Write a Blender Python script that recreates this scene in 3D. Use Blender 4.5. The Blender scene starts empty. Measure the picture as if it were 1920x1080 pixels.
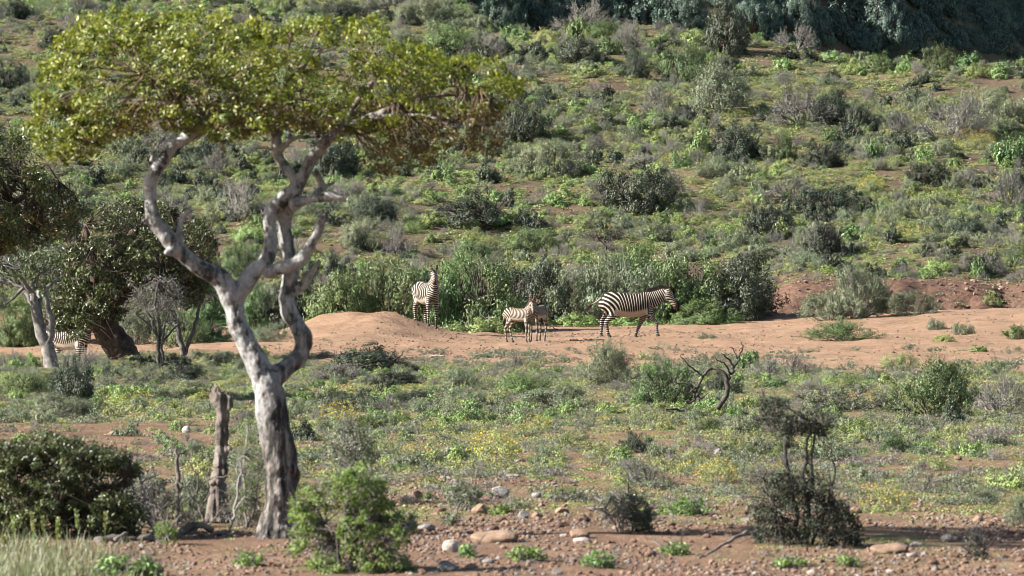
import bpy, math, random
import numpy as np
from mathutils import Vector, Matrix

# ------------------------------------------------------------------ camera, sky, sun, exposure
SC = bpy.context.scene
COL = SC.collection
FPX = 10667.0          # focal length in pixels of a 1920 wide frame (200 mm on 36 mm)
EYE = 2.8
HZ = 447.0
cam_d = bpy.data.cameras.new("camera")
cam = bpy.data.objects.new("camera", cam_d)
COL.objects.link(cam)
cam.location = (0, 0, EYE)
cam.rotation_euler = (math.radians(90), 0, 0)
cam_d.sensor_width = 36
cam_d.lens = 200
cam_d.shift_y = (HZ - 540) / 1920
cam_d.clip_start = 0.5
cam_d.clip_end = 6000
cam_d.dof.use_dof = True
cam_d.dof.focus_distance = 160
cam_d.dof.aperture_fstop = 7.1
SC.camera = cam

SUN_EL = math.radians(31)
LDX, LDY = 0.985, 0.172         # horizontal direction in which the light travels
world = bpy.data.worlds.new("World")
SC.world = world
world.use_nodes = True
wn = world.node_tree
sky = wn.nodes.new("ShaderNodeTexSky")
sky.sky_type = 'NISHITA'
sky.sun_disc = False
sky.sun_elevation = SUN_EL
sky.sun_rotation = math.atan2(-LDX, -LDY)
bg = wn.nodes["Background"]
bg.inputs["Strength"].default_value = 0.05
wn.links.new(sky.outputs[0], bg.inputs[0])
sun_d = bpy.data.lights.new("sun", 'SUN')
sun_d.energy = 5.0
sun_d.angle = math.radians(0.5)
sun_d.color = (1.0, 0.95, 0.88)
sun = bpy.data.objects.new("sun", sun_d)
COL.objects.link(sun)
sdir = Vector((LDX * math.cos(SUN_EL), LDY * math.cos(SUN_EL), -math.sin(SUN_EL)))
sun.rotation_euler = sdir.to_track_quat('-Z', 'Y').to_euler()
sun.location = (-40, 60, 60)
SC.view_settings.view_transform = 'Standard'
SC.view_settings.look = 'None'
SC.view_settings.exposure = 1.85
SC.view_settings.gamma = 1
SC.view_settings.use_curve_mapping = False
SC.cycles.filter_width = 0.9
SC.cycles.max_bounces = 5
SC.cycles.diffuse_bounces = 2
SC.cycles.glossy_bounces = 2
SC.cycles.transmission_bounces = 3

RNG = np.random.default_rng(7)

# ------------------------------------------------------------------ noise and terrain
def _hash(ix, iy, seed):
    n = (ix.astype(np.int64) * 374761393 + iy.astype(np.int64) * 668265263 + seed * 1274126177) & 0x7fffffff
    n = ((n ^ (n >> 13)) * 1274126177) & 0x7fffffff
    n = (n ^ (n >> 16)) & 0x7fffffff
    return n / 0x7fffffff

def vnoise(x, y, seed):
    ix = np.floor(x); iy = np.floor(y)
    fx = x - ix; fy = y - iy
    fx = fx * fx * (3 - 2 * fx); fy = fy * fy * (3 - 2 * fy)
    a = _hash(ix, iy, seed); b = _hash(ix + 1, iy, seed)
    c = _hash(ix, iy + 1, seed); d = _hash(ix + 1, iy + 1, seed)
    return (a * (1 - fx) + b * fx) * (1 - fy) + (c * (1 - fx) + d * fx) * fy

def fbm(x, y, scale, seed, octs=3):
    x = np.asarray(x, float) / scale; y = np.asarray(y, float) / scale
    s = 0; a = 1; t = 0
    for o in range(octs):
        s = s + a * vnoise(x + 17.3 * o, y - 9.1 * o, seed + o); t += a
        x = x * 2.03; y = y * 2.03; a *= 0.5
    return s / t

def sstep(a, b, x):
    t = np.clip((np.asarray(x, float) - a) / (b - a), 0, 1)
    return t * t * (3 - 2 * t)

def H(x, Y):
    x = np.asarray(x, float); Y = np.asarray(Y, float)
    flat = 1 - sstep(176, 190, Y)
    z = (fbm(x, Y, 6, 11, 2) - .5) * .16 * sstep(44, 60, Y)
    z = z + (fbm(x, Y, .7, 12, 2) - .5) * .05
    # sand bench rising on the right, dry bed dipping on the left
    z = z + .62 * sstep(4, 15, x) * sstep(135, 183, Y) * flat
    z = z - .75 * sstep(-8.2, -11.2, x) * sstep(128, 150, Y) * (1 - sstep(172, 188, Y))
    # spoil mound
    mr = (1 + .3 * (fbm(x, Y, 1.6, 51, 2) - .5)) * np.where(x < -4.1, 2.0, 1.5)
    z = z + .70 * np.exp(-(np.abs(x + 4.1) / mr) ** 2.2 / 1.6 - ((Y - 160.5) / 5.0) ** 2 / 1.6) * (1 + .5 * (fbm(x, Y * .6, .9, 52, 3) - .5))
    sa = sstep(118, 128, Y) * flat
    z = z + sa * ((fbm(x, Y * .5, .8, 13, 3) - .5) * .15 + (fbm(x, Y * .4, 2.6, 14, 2) - .5) * .12)
    # hillside
    hill = np.maximum(Y - 181, 0)
    ramp = hill * hill / (hill + 6.0)
    Yc = 255 - 12 * sstep(3, 22, x) + 9 * sstep(0, -3, x) + 28 * sstep(-4, -14, x)
    up = .168 * np.minimum(ramp, Yc - 181) - .10 * np.maximum(Y - Yc - 6, 0)
    z = z + up
    hm = sstep(184, 196, Y)
    z = z + hm * ((fbm(x, Y, 9, 21, 3) - .5) * 1.0 + (fbm(x, Y, 2.2, 22, 2) - .5) * .30)
    # eroded bank with the gully below it
    edge = 186.0 + (fbm(x, Y * 0 + 3, 2.0, 31, 3) - .5) * 3.2
    br = sstep(6.6, 9.5, x)
    z = z + br * (.45 + .55 * fbm(x, Y * 0 + 9, 2.6, 34, 2)) * sstep(edge - .9, edge + 2.2, Y) * (1 - sstep(190, 212, Y))
    z = z - .35 * sstep(9, 13, x) * np.exp(-((Y - edge + 1.6) / 1.3) ** 2)
    z = z + br * np.exp(-((Y - edge) / 1.5) ** 2) * (fbm(x, Y, .5, 33, 3) - .5) * .7
    # the far valley side, falling away to the right
    far = 10 + .30 * (Y - 320) - .52 * (x - 36) - .36 * np.maximum(x - 12, 0)
    far = np.clip(far, -6, 75) + (fbm(x, Y, 14, 41, 3) - .5) * 5
    w = sstep(282, 318, Y)
    z = z * (1 - w) + np.maximum(far, 6 + .0 * x) * w
    return z

def proj(x, Y, z):
    return 960 + FPX * x / Y, HZ - FPX * (z - EYE) / Y

_YS = np.concatenate([np.arange(40, 130, .1), np.arange(130, 300, .15), np.arange(300, 430, .5)])
def G(px, py):
    """where the ground shows at a pixel of the photograph: (x, depth, height)"""
    xs = (px - 960) / FPX * _YS
    pv = HZ - FPX * (H(xs, _YS) - EYE) / _YS
    i = np.argmax(pv <= py)
    if pv[i] > py: i = len(_YS) - 1
    Y = _YS[i]
    x = (px - 960) / FPX * Y
    return float(x), float(Y), float(H(x, Y))

def P(px, py, Y):
    return np.array([(px - 960) / FPX * Y, Y, EYE + (HZ - py) / FPX * Y])

# ------------------------------------------------------------------ mesh helpers
def nrm(a):
    return a / np.maximum(np.linalg.norm(a, axis=-1, keepdims=True), 1e-9)

class Geo:
    def __init__(s):
        s.v = []; s.q = []; s.t = []; s.qm = []; s.tm = []; s.var = []; s.n = 0
    def add(s, v, q=None, t=None, m=0, var=None):
        v = np.asarray(v, float).reshape(-1, 3)
        if q is not None and len(q):
            q = np.asarray(q, int) + s.n; s.q.append(q); s.qm.append(np.full(len(q), m))
        if t is not None and len(t):
            t = np.asarray(t, int) + s.n; s.t.append(t); s.tm.append(np.full(len(t), m))
        s.v.append(v)
        s.var.append(np.full(len(v), .5) if var is None else np.asarray(var, float))
        s.n += len(v)
    def leaves(s, c, d, nr, L, W, m=0, var=None):
        c = np.asarray(c, float); N = len(c)
        if N == 0: return
        L = np.broadcast_to(L, (N,))[:, None]; W = np.broadcast_to(W, (N,))[:, None]
        d = nrm(d); sd = nrm(np.cross(d, nr)); up = np.cross(sd, d)
        v = np.empty((N, 4, 3))
        v[:, 0] = c - d * L * .5
        v[:, 1] = c + sd * W * .5 + up * W * .12
        v[:, 2] = c + d * L * .5
        v[:, 3] = c - sd * W * .5 + up * W * .12
        q = np.arange(N * 4).reshape(N, 4)
        if var is None: var = np.full(N, .5)
        s.add(v.reshape(-1, 3), q=q, m=m, var=np.repeat(var, 4))
    def segs(s, a, b, ra, rb, m=1, k=3):
        a = np.asarray(a, float).reshape(-1, 3); b = np.asarray(b, float).reshape(-1, 3); N = len(a)
        if N == 0: return
        ra = np.broadcast_to(ra, (N,))[:, None]; rb = np.broadcast_to(rb, (N,))[:, None]
        d = nrm(b - a)
        h = np.where(np.abs(d[:, 2:3]) > .8, np.array([[1., 0, 0]]), np.array([[0, 0, 1.]]))
        u = nrm(np.cross(d, h)); w = np.cross(d, u)
        v = np.empty((N, 2 * k, 3))
        for i in range(k):
            t = 2 * math.pi * i / k
            o = u * math.cos(t) + w * math.sin(t)
            v[:, i] = a + o * ra; v[:, k + i] = b + o * rb
        base = (np.arange(N) * 2 * k)[:, None]
        qs = []
        for i in range(k):
            j = (i + 1) % k
            qs.append(base + np.array([[i, j, k + j, k + i]]))
        s.add(v.reshape(-1, 3), q=np.concatenate(qs), m=m, var=np.full(N * 2 * k, .5))
    def tube(s, pts, rad, k=8, m=0, lat=None):
        """a closed tube along points; rad: per point (r) or (ru, rv)"""
        pts = np.asarray(pts, float); n = len(pts)
        rad = np.asarray(rad, float)
        if rad.ndim == 1: rad = np.stack([rad, rad], 1)
        t = np.gradient(pts, axis=0); t = nrm(t)
        if lat is None:
            u = np.cross(t[0], [0, 0, 1.]) if abs(t[0][2]) < .9 else np.cross(t[0], [1., 0, 0])
        else:
            u = np.array(lat, float)
        vs = []
        ang = np.arange(k) * 2 * math.pi / k
        for i in range(n):
            u = u - t[i] * np.dot(u, t[i]); u = u / np.linalg.norm(u)
            w = np.cross(t[i], u)
            vs.append(pts[i] + np.outer(np.cos(ang) * rad[i, 0], u) + np.outer(np.sin(ang) * rad[i, 1], w))
        v = np.concatenate(vs + [pts[:1], pts[-1:]])
        q = []; tr = []
        for i in range(n - 1):
            for j in range(k):
                j2 = (j + 1) % k
                q.append((i * k + j, i * k + j2, (i + 1) * k + j2, (i + 1) * k + j))
        for j in range(k):
            j2 = (j + 1) % k
            tr.append((n * k, j2, j)); tr.append((n * k + 1, (n - 1) * k + j, (n - 1) * k + j2))
        s.add(v, q=q, t=tr, m=m)
    def mesh(s, name, mats, smooth=False):
        me = bpy.data.meshes.new(name)
        V = np.concatenate(s.v) if s.v else np.zeros((0, 3))
        q = np.concatenate(s.q) if s.q else np.zeros((0, 4), int)
        t = np.concatenate(s.t) if s.t else np.zeros((0, 3), int)
        me.vertices.add(len(V)); me.vertices.foreach_set("co", V.ravel())
        nl = len(q) * 4 + len(t) * 3
        me.loops.add(nl)
        me.loops.foreach_set("vertex_index", np.concatenate([q.ravel(), t.ravel()]).astype(np.int32))
        me.polygons.add(len(q) + len(t))
        ls = np.concatenate([np.arange(len(q)) * 4, len(q) * 4 + np.arange(len(t)) * 3]).astype(np.int32)
        me.polygons.foreach_set("loop_start", ls)
        mi = np.concatenate(([np.concatenate(s.qm)] if s.qm else []) + ([np.concatenate(s.tm)] if s.tm else []) + [np.zeros(0)]).astype(np.int32)
        me.polygons.foreach_set("material_index", mi)
        me.polygons.foreach_set("use_smooth", np.full(len(mi), smooth))
        at = me.attributes.new("var", 'FLOAT', 'POINT')
        at.data.foreach_set("value", np.concatenate(s.var).astype(np.float32) if s.var else np.zeros(0, np.float32))
        for mt in mats: me.materials.append(mt)
        me.update(calc_edges=True)
        me.validate()
        return me

def put(name, mesh, parent=None, loc=None, rz=0, scale=None):
    o = bpy.data.objects.new(name, mesh)
    COL.objects.link(o)
    if parent is not None: o.parent = parent
    if loc is not None: o.location = loc
    if rz: o.rotation_euler = (0, 0, rz)
    if scale is not None: o.scale = scale
    return o

def empty(name, loc=(0, 0, 0), rz=0):
    o = bpy.data.objects.new(name, None)
    COL.objects.link(o); o.location = loc; o.rotation_euler = (0, 0, rz)
    o.empty_display_size = .3
    return o

def tag(o, label=None, cat=None, group=None, kind=None):
    if label: o["label"] = label
    if cat: o["category"] = cat
    if group: o["group"] = group
    if kind: o["kind"] = kind
    return o

def smooth_path(pts, rad, step):
    """Catmull-Rom through points (n,3) with radii"""
    pts = np.asarray(pts, float); rad = np.asarray(rad, float)
    P_ = np.vstack([2 * pts[0] - pts[1], pts, 2 * pts[-1] - pts[-2]])
    op = []; orr = []
    for i in range(len(pts) - 1):
        p0, p1, p2, p3 = P_[i:i + 4]
        n = max(2, int(np.linalg.norm(p2 - p1) / step))
        for j in range(n):
            t = j / n
            op.append(.5 * ((2 * p1) + (-p0 + p2) * t + (2 * p0 - 5 * p1 + 4 * p2 - p3) * t * t + (-p0 + 3 * p1 - 3 * p2 + p3) * t ** 3))
            orr.append(rad[i] * (1 - t) + rad[i + 1] * t)
    op.append(pts[-1]); orr.append(rad[-1])
    return np.array(op), np.array(orr)

def remesh(me, voxel, iters=2, factor=.5):
    o = bpy.data.objects.new("tmp", me)
    COL.objects.link(o)
    m = o.modifiers.new("r", 'REMESH'); m.mode = 'VOXEL'; m.voxel_size = voxel
    if iters:
        sm = o.modifiers.new("s", 'SMOOTH'); sm.iterations = iters; sm.factor = factor
    dg = bpy.context.evaluated_depsgraph_get()
    out = bpy.data.meshes.new_from_object(o.evaluated_get(dg))
    COL.objects.unlink(o); bpy.data.objects.remove(o)
    return out

def vcos(me):
    a = np.empty(len(me.vertices) * 3); me.vertices.foreach_get("co", a); return a.reshape(-1, 3)

# ------------------------------------------------------------------ materials
def ramp(nt, fac, stops):
    r = nt.nodes.new("ShaderNodeValToRGB")
    e = r.color_ramp.elements
    e[0].position, e[0].color = stops[0][0], (*stops[0][1], 1)
    e[1].position, e[1].color = stops[-1][0], (*stops[-1][1], 1)
    for p_, c in stops[1:-1]:
        x = e.new(p_); x.color = (*c, 1)
    nt.links.new(fac, r.inputs[0])
    return r.outputs[0]

def math_(nt, op, a, b=None, clamp=False):
    n = nt.nodes.new("ShaderNodeMath"); n.operation = op; n.use_clamp = clamp
    for i, x in enumerate((a, b)):
        if x is None: continue
        if hasattr(x, "links"): nt.links.new(x, n.inputs[i])
        else: n.inputs[i].default_value = x
    return n.outputs[0]

def mixc(nt, fac, a, b, mode='MIX'):
    n = nt.nodes.new("ShaderNodeMix"); n.data_type = 'RGBA'; n.blend_type = mode
    for k, x in ((0, fac), (6, a), (7, b)):
        if hasattr(x, "links"): nt.links.new(x, n.inputs[k])
        elif k == 0: n.inputs[0].default_value = x
        else: n.inputs[k].default_value = (*x, 1)
    return n.outputs[2]

def attr(nt, name):
    n = nt.nodes.new("ShaderNodeAttribute"); n.attribute_name = name
    return n

def noise(nt, scale, detail=3, rough=.55, vec=None):
    n = nt.nodes.new("ShaderNodeTexNoise")
    n.inputs["Scale"].default_value = scale; n.inputs["Detail"].default_value = detail; n.inputs["Roughness"].default_value = rough
    if vec is not None: nt.links.new(vec, n.inputs["Vector"])
    return n.outputs[0]

def newmat(name):
    m = bpy.data.materials.new(name); m.use_nodes = True
    nt = m.node_tree
    return m, nt, nt.nodes["Principled BSDF"], nt.nodes["Material Output"]

def leaf_mat(name, dark, mid, light, rough=.5, spec=.4, trans=.11, objvar=.4, tint=None):
    m, nt, b, out = newmat(name)
    v = attr(nt, "var").outputs["Fac"]
    col = ramp(nt, v, [(0, dark), (.5, mid), (1, light)])
    oi = nt.nodes.new("ShaderNodeObjectInfo")
    k = math_(nt, 'ADD', math_(nt, 'MULTIPLY', oi.outputs["Random"], objvar), 1 - objvar / 2)
    hsv = nt.nodes.new("ShaderNodeHueSaturation")
    nt.links.new(col, hsv.inputs["Color"]); nt.links.new(k, hsv.inputs["Value"])
    h2 = math_(nt, 'ADD', math_(nt, 'MULTIPLY', math_(nt, 'FRACT', math_(nt, 'MULTIPLY', oi.outputs["Random"], 7.31)), .05), .475)
    nt.links.new(h2, hsv.inputs["Hue"])
    c = hsv.outputs[0]
    nt.links.new(c, b.inputs["Base Color"])
    b.inputs["Roughness"].default_value = rough
    b.inputs["Specular IOR Level"].default_value = spec
    tr = nt.nodes.new("ShaderNodeBsdfTranslucent")
    tc = mixc(nt, .5, c, mixc(nt, 1, c, (1.3, 1.35, .5), 'MULTIPLY'))
    nt.links.new(tc, tr.inputs["Color"])
    mx = nt.nodes.new("ShaderNodeMixShader"); mx.inputs[0].default_value = trans
    nt.links.new(b.outputs[0], mx.inputs[1]); nt.links.new(tr.outputs[0], mx.inputs[2])
    nt.links.new(mx.outputs[0], out.inputs["Surface"])
    return m

def plain_mat(name, c1, c2, scale=8, rough=.8, bump=.3, spec=.3, objvar=.0):
    m, nt, b, out = newmat(name)
    tc = nt.nodes.new("ShaderNodeTexCoord").outputs["Object"]
    n = noise(nt, scale, 4, .6, tc)
    col = ramp(nt, n, [(.32, c1), (.68, c2)])
    if objvar:
        oi = nt.nodes.new("ShaderNodeObjectInfo")
        hsv = nt.nodes.new("ShaderNodeHueSaturation")
        nt.links.new(col, hsv.inputs["Color"])
        nt.links.new(math_(nt, 'ADD', math_(nt, 'MULTIPLY', oi.outputs["Random"], objvar), 1 - objvar / 2), hsv.inputs["Value"])
        col = hsv.outputs[0]
    nt.links.new(col, b.inputs["Base Color"])
    b.inputs["Roughness"].default_value = rough
    b.inputs["Specular IOR Level"].default_value = spec
    if bump:
        bp = nt.nodes.new("ShaderNodeBump"); bp.inputs["Strength"].default_value = bump; bp.inputs["Distance"].default_value = .02
        nt.links.new(noise(nt, scale * 4, 4, .7, tc), bp.inputs["Height"])
        nt.links.new(bp.outputs[0], b.inputs["Normal"])
    return m

LEAF = {
    'green': leaf_mat("leaf_mid_green", (.035, .065, .02), (.08, .13, .038), (.15, .215, .07)),
    'dark': leaf_mat("leaf_dark_green", (.014, .023, .013), (.032, .045, .024), (.075, .092, .052)),
    'grey': leaf_mat("leaf_grey_green", (.055, .07, .038), (.13, .158, .085), (.225, .255, .15)),
    'twig': leaf_mat("leaf_dry_grey", (.07, .07, .058), (.13, .13, .108), (.21, .20, .175)),
    'yellow': leaf_mat("leaf_yellow_green", (.09, .108, .04), (.20, .232, .08), (.33, .355, .145)),
    'lime': leaf_mat("leaf_lime_green", (.08, .125, .03), (.165, .235, .068), (.28, .355, .13)),
    'dry': leaf_mat("leaf_dry_mauve", (.11, .095, .082), (.19, .165, .145), (.29, .25, .225)),
    'crown': leaf_mat("leaf_glossy_olive", (.04, .06, .005), (.125, .15, .012), (.27, .275, .03), rough=.42, spec=.5, trans=.34, objvar=0),
    'crown_brown': leaf_mat("leaf_brown_olive", (.06, .045, .016), (.10, .075, .024), (.15, .12, .03), rough=.45, trans=.3, objvar=0),
    'far': leaf_mat("leaf_haze_tinted", (.03, .052, .042), (.07, .112, .082), (.14, .195, .135)),  # bluish distance haze put into the leaf colour of the far slope
    'treedark': leaf_mat("leaf_deep_green", (.02, .032, .01), (.045, .065, .018), (.095, .125, .035), rough=.4, spec=.5, objvar=0),
}
TWIG = plain_mat("twig_grey", (.10, .09, .08), (.20, .185, .17), 20, .85, 0)
TWIGD = plain_mat("twig_dark", (.04, .032, .028), (.09, .075, .064), 20, .85, 0)
FLOWER = leaf_mat("petal_yellow", (.34, .24, .012), (.46, .34, .02), (.54, .42, .04), trans=.2, objvar=.1)

# ------------------------------------------------------------------ the ground
def build_ground():
    rows = np.concatenate([np.arange(-60, 30, 6), np.arange(30, 46, .8), np.arange(46, 80, .22), np.arange(80, 130, .38), np.arange(130, 200, .33),
                           np.arange(200, 292, .6), np.arange(292, 420, 1.6), np.geomspace(420, 2600, 26)])
    u = np.concatenate([np.linspace(-1.4, -.125, 22)[:-1], np.linspace(-.125, .125, 270), np.linspace(.125, 1.4, 22)[1:]])
    W = np.maximum(rows, 28)
    X = u[None, :] * W[:, None]
    Yg = np.repeat(rows[:, None], len(u), 1)
    Z = H(X, Yg)
    g = Geo()
    nr, nc = X.shape
    idx = np.arange(nr * nc).reshape(nr, nc)
    q = np.stack([idx[:-1, :-1], idx[:-1, 1:], idx[1:, 1:], idx[1:, :-1]], -1).reshape(-1, 4)
    g.add(np.stack([X, Yg, Z], -1).reshape(-1, 3), q=q)
    m, nt, b, out = newmat("soil")
    geo = nt.nodes.new("ShaderNodeNewGeometry").outputs["Position"]
    sand = attr(nt, "sand").outputs["Fac"]; green = attr(nt, "green").outputs["Fac"]; bank = attr(nt, "bank").outputs["Fac"]
    n1 = noise(nt, .55, 7, .68, geo); n2 = noise(nt, 5, 5, .65, geo); n3 = noise(nt, 26, 4, .7, geo)
    soil = ramp(nt, n1, [(.3, (.095, .055, .036)), (.5, (.155, .092, .06)), (.7, (.22, .142, .098))])
    n4 = noise(nt, 1.7, 6, .75, geo)
    sandc = ramp(nt, math_(nt, 'ADD', math_(nt, 'MULTIPLY', n1, .45), math_(nt, 'MULTIPLY', n4, .55)), [(.3, (.165, .10, .062)), (.5, (.235, .148, .093)), (.7, (.31, .21, .142))])
    c = mixc(nt, sand, soil, sandc)
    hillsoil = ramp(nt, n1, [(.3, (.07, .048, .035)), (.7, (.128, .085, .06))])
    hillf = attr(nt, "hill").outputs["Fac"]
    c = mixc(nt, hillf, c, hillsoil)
    c = mixc(nt, bank, c, ramp(nt, n2, [(.35, (.055, .034, .026)), (.65, (.15, .085, .06))]))
    moss = ramp(nt, n2, [(.3, (.075, .095, .03)), (.7, (.15, .17, .055))])
    gf = math_(nt, 'MULTIPLY', green, ramp(nt, n2, [(.4, (0, 0, 0)), (.6, (1, 1, 1))]))
    c = mixc(nt, math_(nt, 'MULTIPLY', gf, .6), c, moss)
    speck = ramp(nt, n3, [(.3, (.55, .52, .5)), (.5, (1, 1, 1)), (.72, (1.3, 1.26, 1.2))])
    c = mixc(nt, 1, c, speck, 'MULTIPLY')
    nt.links.new(c, b.inputs["Base Color"])
    b.inputs["Roughness"].default_value = .95
    b.inputs["Specular IOR Level"].default_value = .15
    bp = nt.nodes.new("ShaderNodeBump"); bp.inputs["Strength"].default_value = .9; bp.inputs["Distance"].default_value = .06
    h = math_(nt, 'ADD', math_(nt, 'MULTIPLY', n2, 1.5), math_(nt, 'MULTIPLY', n3, .45))
    nt.links.new(h, bp.inputs["Height"]); nt.links.new(bp.outputs[0], b.inputs["Normal"])
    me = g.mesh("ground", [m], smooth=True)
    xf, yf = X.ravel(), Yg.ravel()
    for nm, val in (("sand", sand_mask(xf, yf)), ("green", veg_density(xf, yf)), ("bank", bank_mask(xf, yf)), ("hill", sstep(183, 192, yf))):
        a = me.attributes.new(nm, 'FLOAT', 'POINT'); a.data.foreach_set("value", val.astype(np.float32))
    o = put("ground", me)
    tag(o, "reddish stony soil rising into the shrubby hillside", None, None, 'structure')

def sand_mask(x, Y):
    e = (fbm(x, Y, 4, 61, 3) - .5) * 18
    front = 124 + 18 * sstep(-4, -8, x) - 6 * sstep(2, 6, x)
    return sstep(front - 4, front + 6, Y + e) * (1 - sstep(182, 188, Y + e * .2))

def bank_mask(x, Y):
    edge = 186.0 + (fbm(x, Y * 0 + 3, 2.0, 31, 3) - .5) * 3.2
    return sstep(6.2, 8.5, x) * sstep(edge - 2.4, edge - 1.2, Y) * (1 - sstep(edge + 1.5, edge + 6, Y))

def veg_density(x, Y):
    x = np.asarray(x, float); Y = np.asarray(Y, float)
    n = fbm(x, Y * .45, 1.6, 71, 4)
    nb = fbm(x, Y * .35, 5.0, 75, 3)
    fine = fbm(x, Y * .6, .5, 78, 2)
    fore = .10 + .28 * sstep(.50, .62, n) + .5 * sstep(.44, .58, n) * sstep(49.5, 54, Y) + .45 * sstep(54, 58.5, Y)
    mid1 = .3 + .7 * sstep(.36, .54, n)
    mid2 = .5 + .5 * sstep(.34, .50, .7 * n + .3 * fine)
    left_bare = sstep(-3.4, -4.6, x) * sstep(70, 73, Y) * (1 - sstep(84, 88, Y))
    d = fore * (1 - sstep(58, 63, Y)) + mid1 * sstep(58, 63, Y) * (1 - sstep(76, 82, Y)) + mid2 * sstep(76, 82, Y)
    d = d * (1 - .85 * left_bare)
    s = sand_mask(x, Y)
    d = d * (1 - .985 * s)
    hillv = .20 + .80 * sstep(.38, .51, .40 * n + .30 * nb + .30 * fine)
    # the bare lower slope above the thicket
    low = (1 - sstep(190, 204, Y)) * sstep(.40, .56, 1 - nb) * .6
    hm = sstep(184, 189, Y)
    d = d * (1 - hm) + hm * hillv * (1 - low)
    d = d * (1 - bank_mask(x, Y) * .93)
    return np.clip(d, 0, 1)

build_ground()
# ------------------------------------------------------------------ shrub prototypes (unit radius, unit height)
def clump_leaves(g, rng, cen, cr, n, L, W, m=0, up=.15, flat=1.0, vshift=0.0, ctr=None, face=.9):
    """leaves scattered through clumps cen (K,3), the blades facing outward from clump and crown"""
    K = len(cen)
    off = rng.normal(size=(K, n, 3)); un = off / np.linalg.norm(off, axis=-1, keepdims=True); off = un * (rng.random((K, n, 1)) ** .45)
    off[..., 2] *= flat
    cr = np.broadcast_to(cr, (K,))[:, None, None]
    c = (cen[:, None, :] + off * cr).reshape(-1, 3)
    nr = rng.normal(size=c.shape) * .55 + un.reshape(-1, 3) * face; nr[:, 2] += .25
    if ctr is not None: nr += nrm(c - np.asarray(ctr, float)) * .8
    d = off.reshape(-1, 3) * .5 + rng.normal(size=c.shape) * .7; d[:, 2] += up
    d = d - nr * (np.sum(d * nr, -1, keepdims=True) / np.maximum(np.sum(nr * nr, -1, keepdims=True), 1e-6)) * .85
    s = rng.uniform(.7, 1.3, len(c))
    cv = np.repeat(rng.normal(0, .14, K), n)
    var = np.clip(.5 + cv + rng.normal(0, .2, len(c)) + vshift, 0, 1)
    g.leaves(c, d, nr, L * s, W * s, m, var)

def twig_tree(g, rng, n1, n2, n3, spread, r0, m=1, ground=.25, height=1.0, upright=.6):
    """branching twigs from the base; returns the tips"""
    az = rng.uniform(0, 2 * math.pi, n1)
    el = np.arccos(rng.uniform(0, 1, n1) ** upright)
    a = np.stack([np.cos(az) * ground * rng.random(n1) * .5, np.sin(az) * ground * rng.random(n1) * .5, np.full(n1, -.05)], -1)
    L = rng.uniform(.38, .6, n1)
    d = np.stack([np.sin(el) * np.cos(az) * spread, np.sin(el) * np.sin(az) * spread, np.cos(el) * height + .12], -1)
    b = a + d * L[:, None]
    mid = (a + b) / 2 + rng.normal(0, .045, a.shape)
    g.segs(a, mid, r0, r0 * .8, m); g.segs(mid, b, r0 * .8, r0 * .6, m)
    tips = b
    par = np.repeat(np.arange(n1), n2)
    d2 = nrm(d)[par] + rng.normal(0, .55, (n1 * n2, 3)); d2[:, 2] += .15
    t = rng.uniform(.45, 1, (n1 * n2, 1))
    a2 = mid[par] * (1 - t) + b[par] * t
    b2 = a2 + nrm(d2) * rng.uniform(.18, .42, (n1 * n2, 1)) * np.array([spread, spread, height])
    b2[:, 2] = np.maximum(b2[:, 2], .02)
    g.segs(a2, b2, r0 * .55, r0 * .3, m)
    tips = np.vstack([tips, b2])
    if n3:
        par = np.repeat(np.arange(len(b2)), n3)
        d3 = nrm(b2 - a2)[par] + rng.normal(0, .6, (len(par), 3)); d3[:, 2] += .2
        t = rng.uniform(.3, 1, (len(par), 1))
        a3 = a2[par] * (1 - t) + b2[par] * t
        b3 = a3 + nrm(d3) * rng.uniform(.1, .24, (len(par), 1))
        b3[:, 2] = np.maximum(b3[:, 2], .01)
        g.segs(a3, b3, r0 * .3, r0 * .14, m)
        tips = np.vstack([tips, b3])
    return tips

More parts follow.
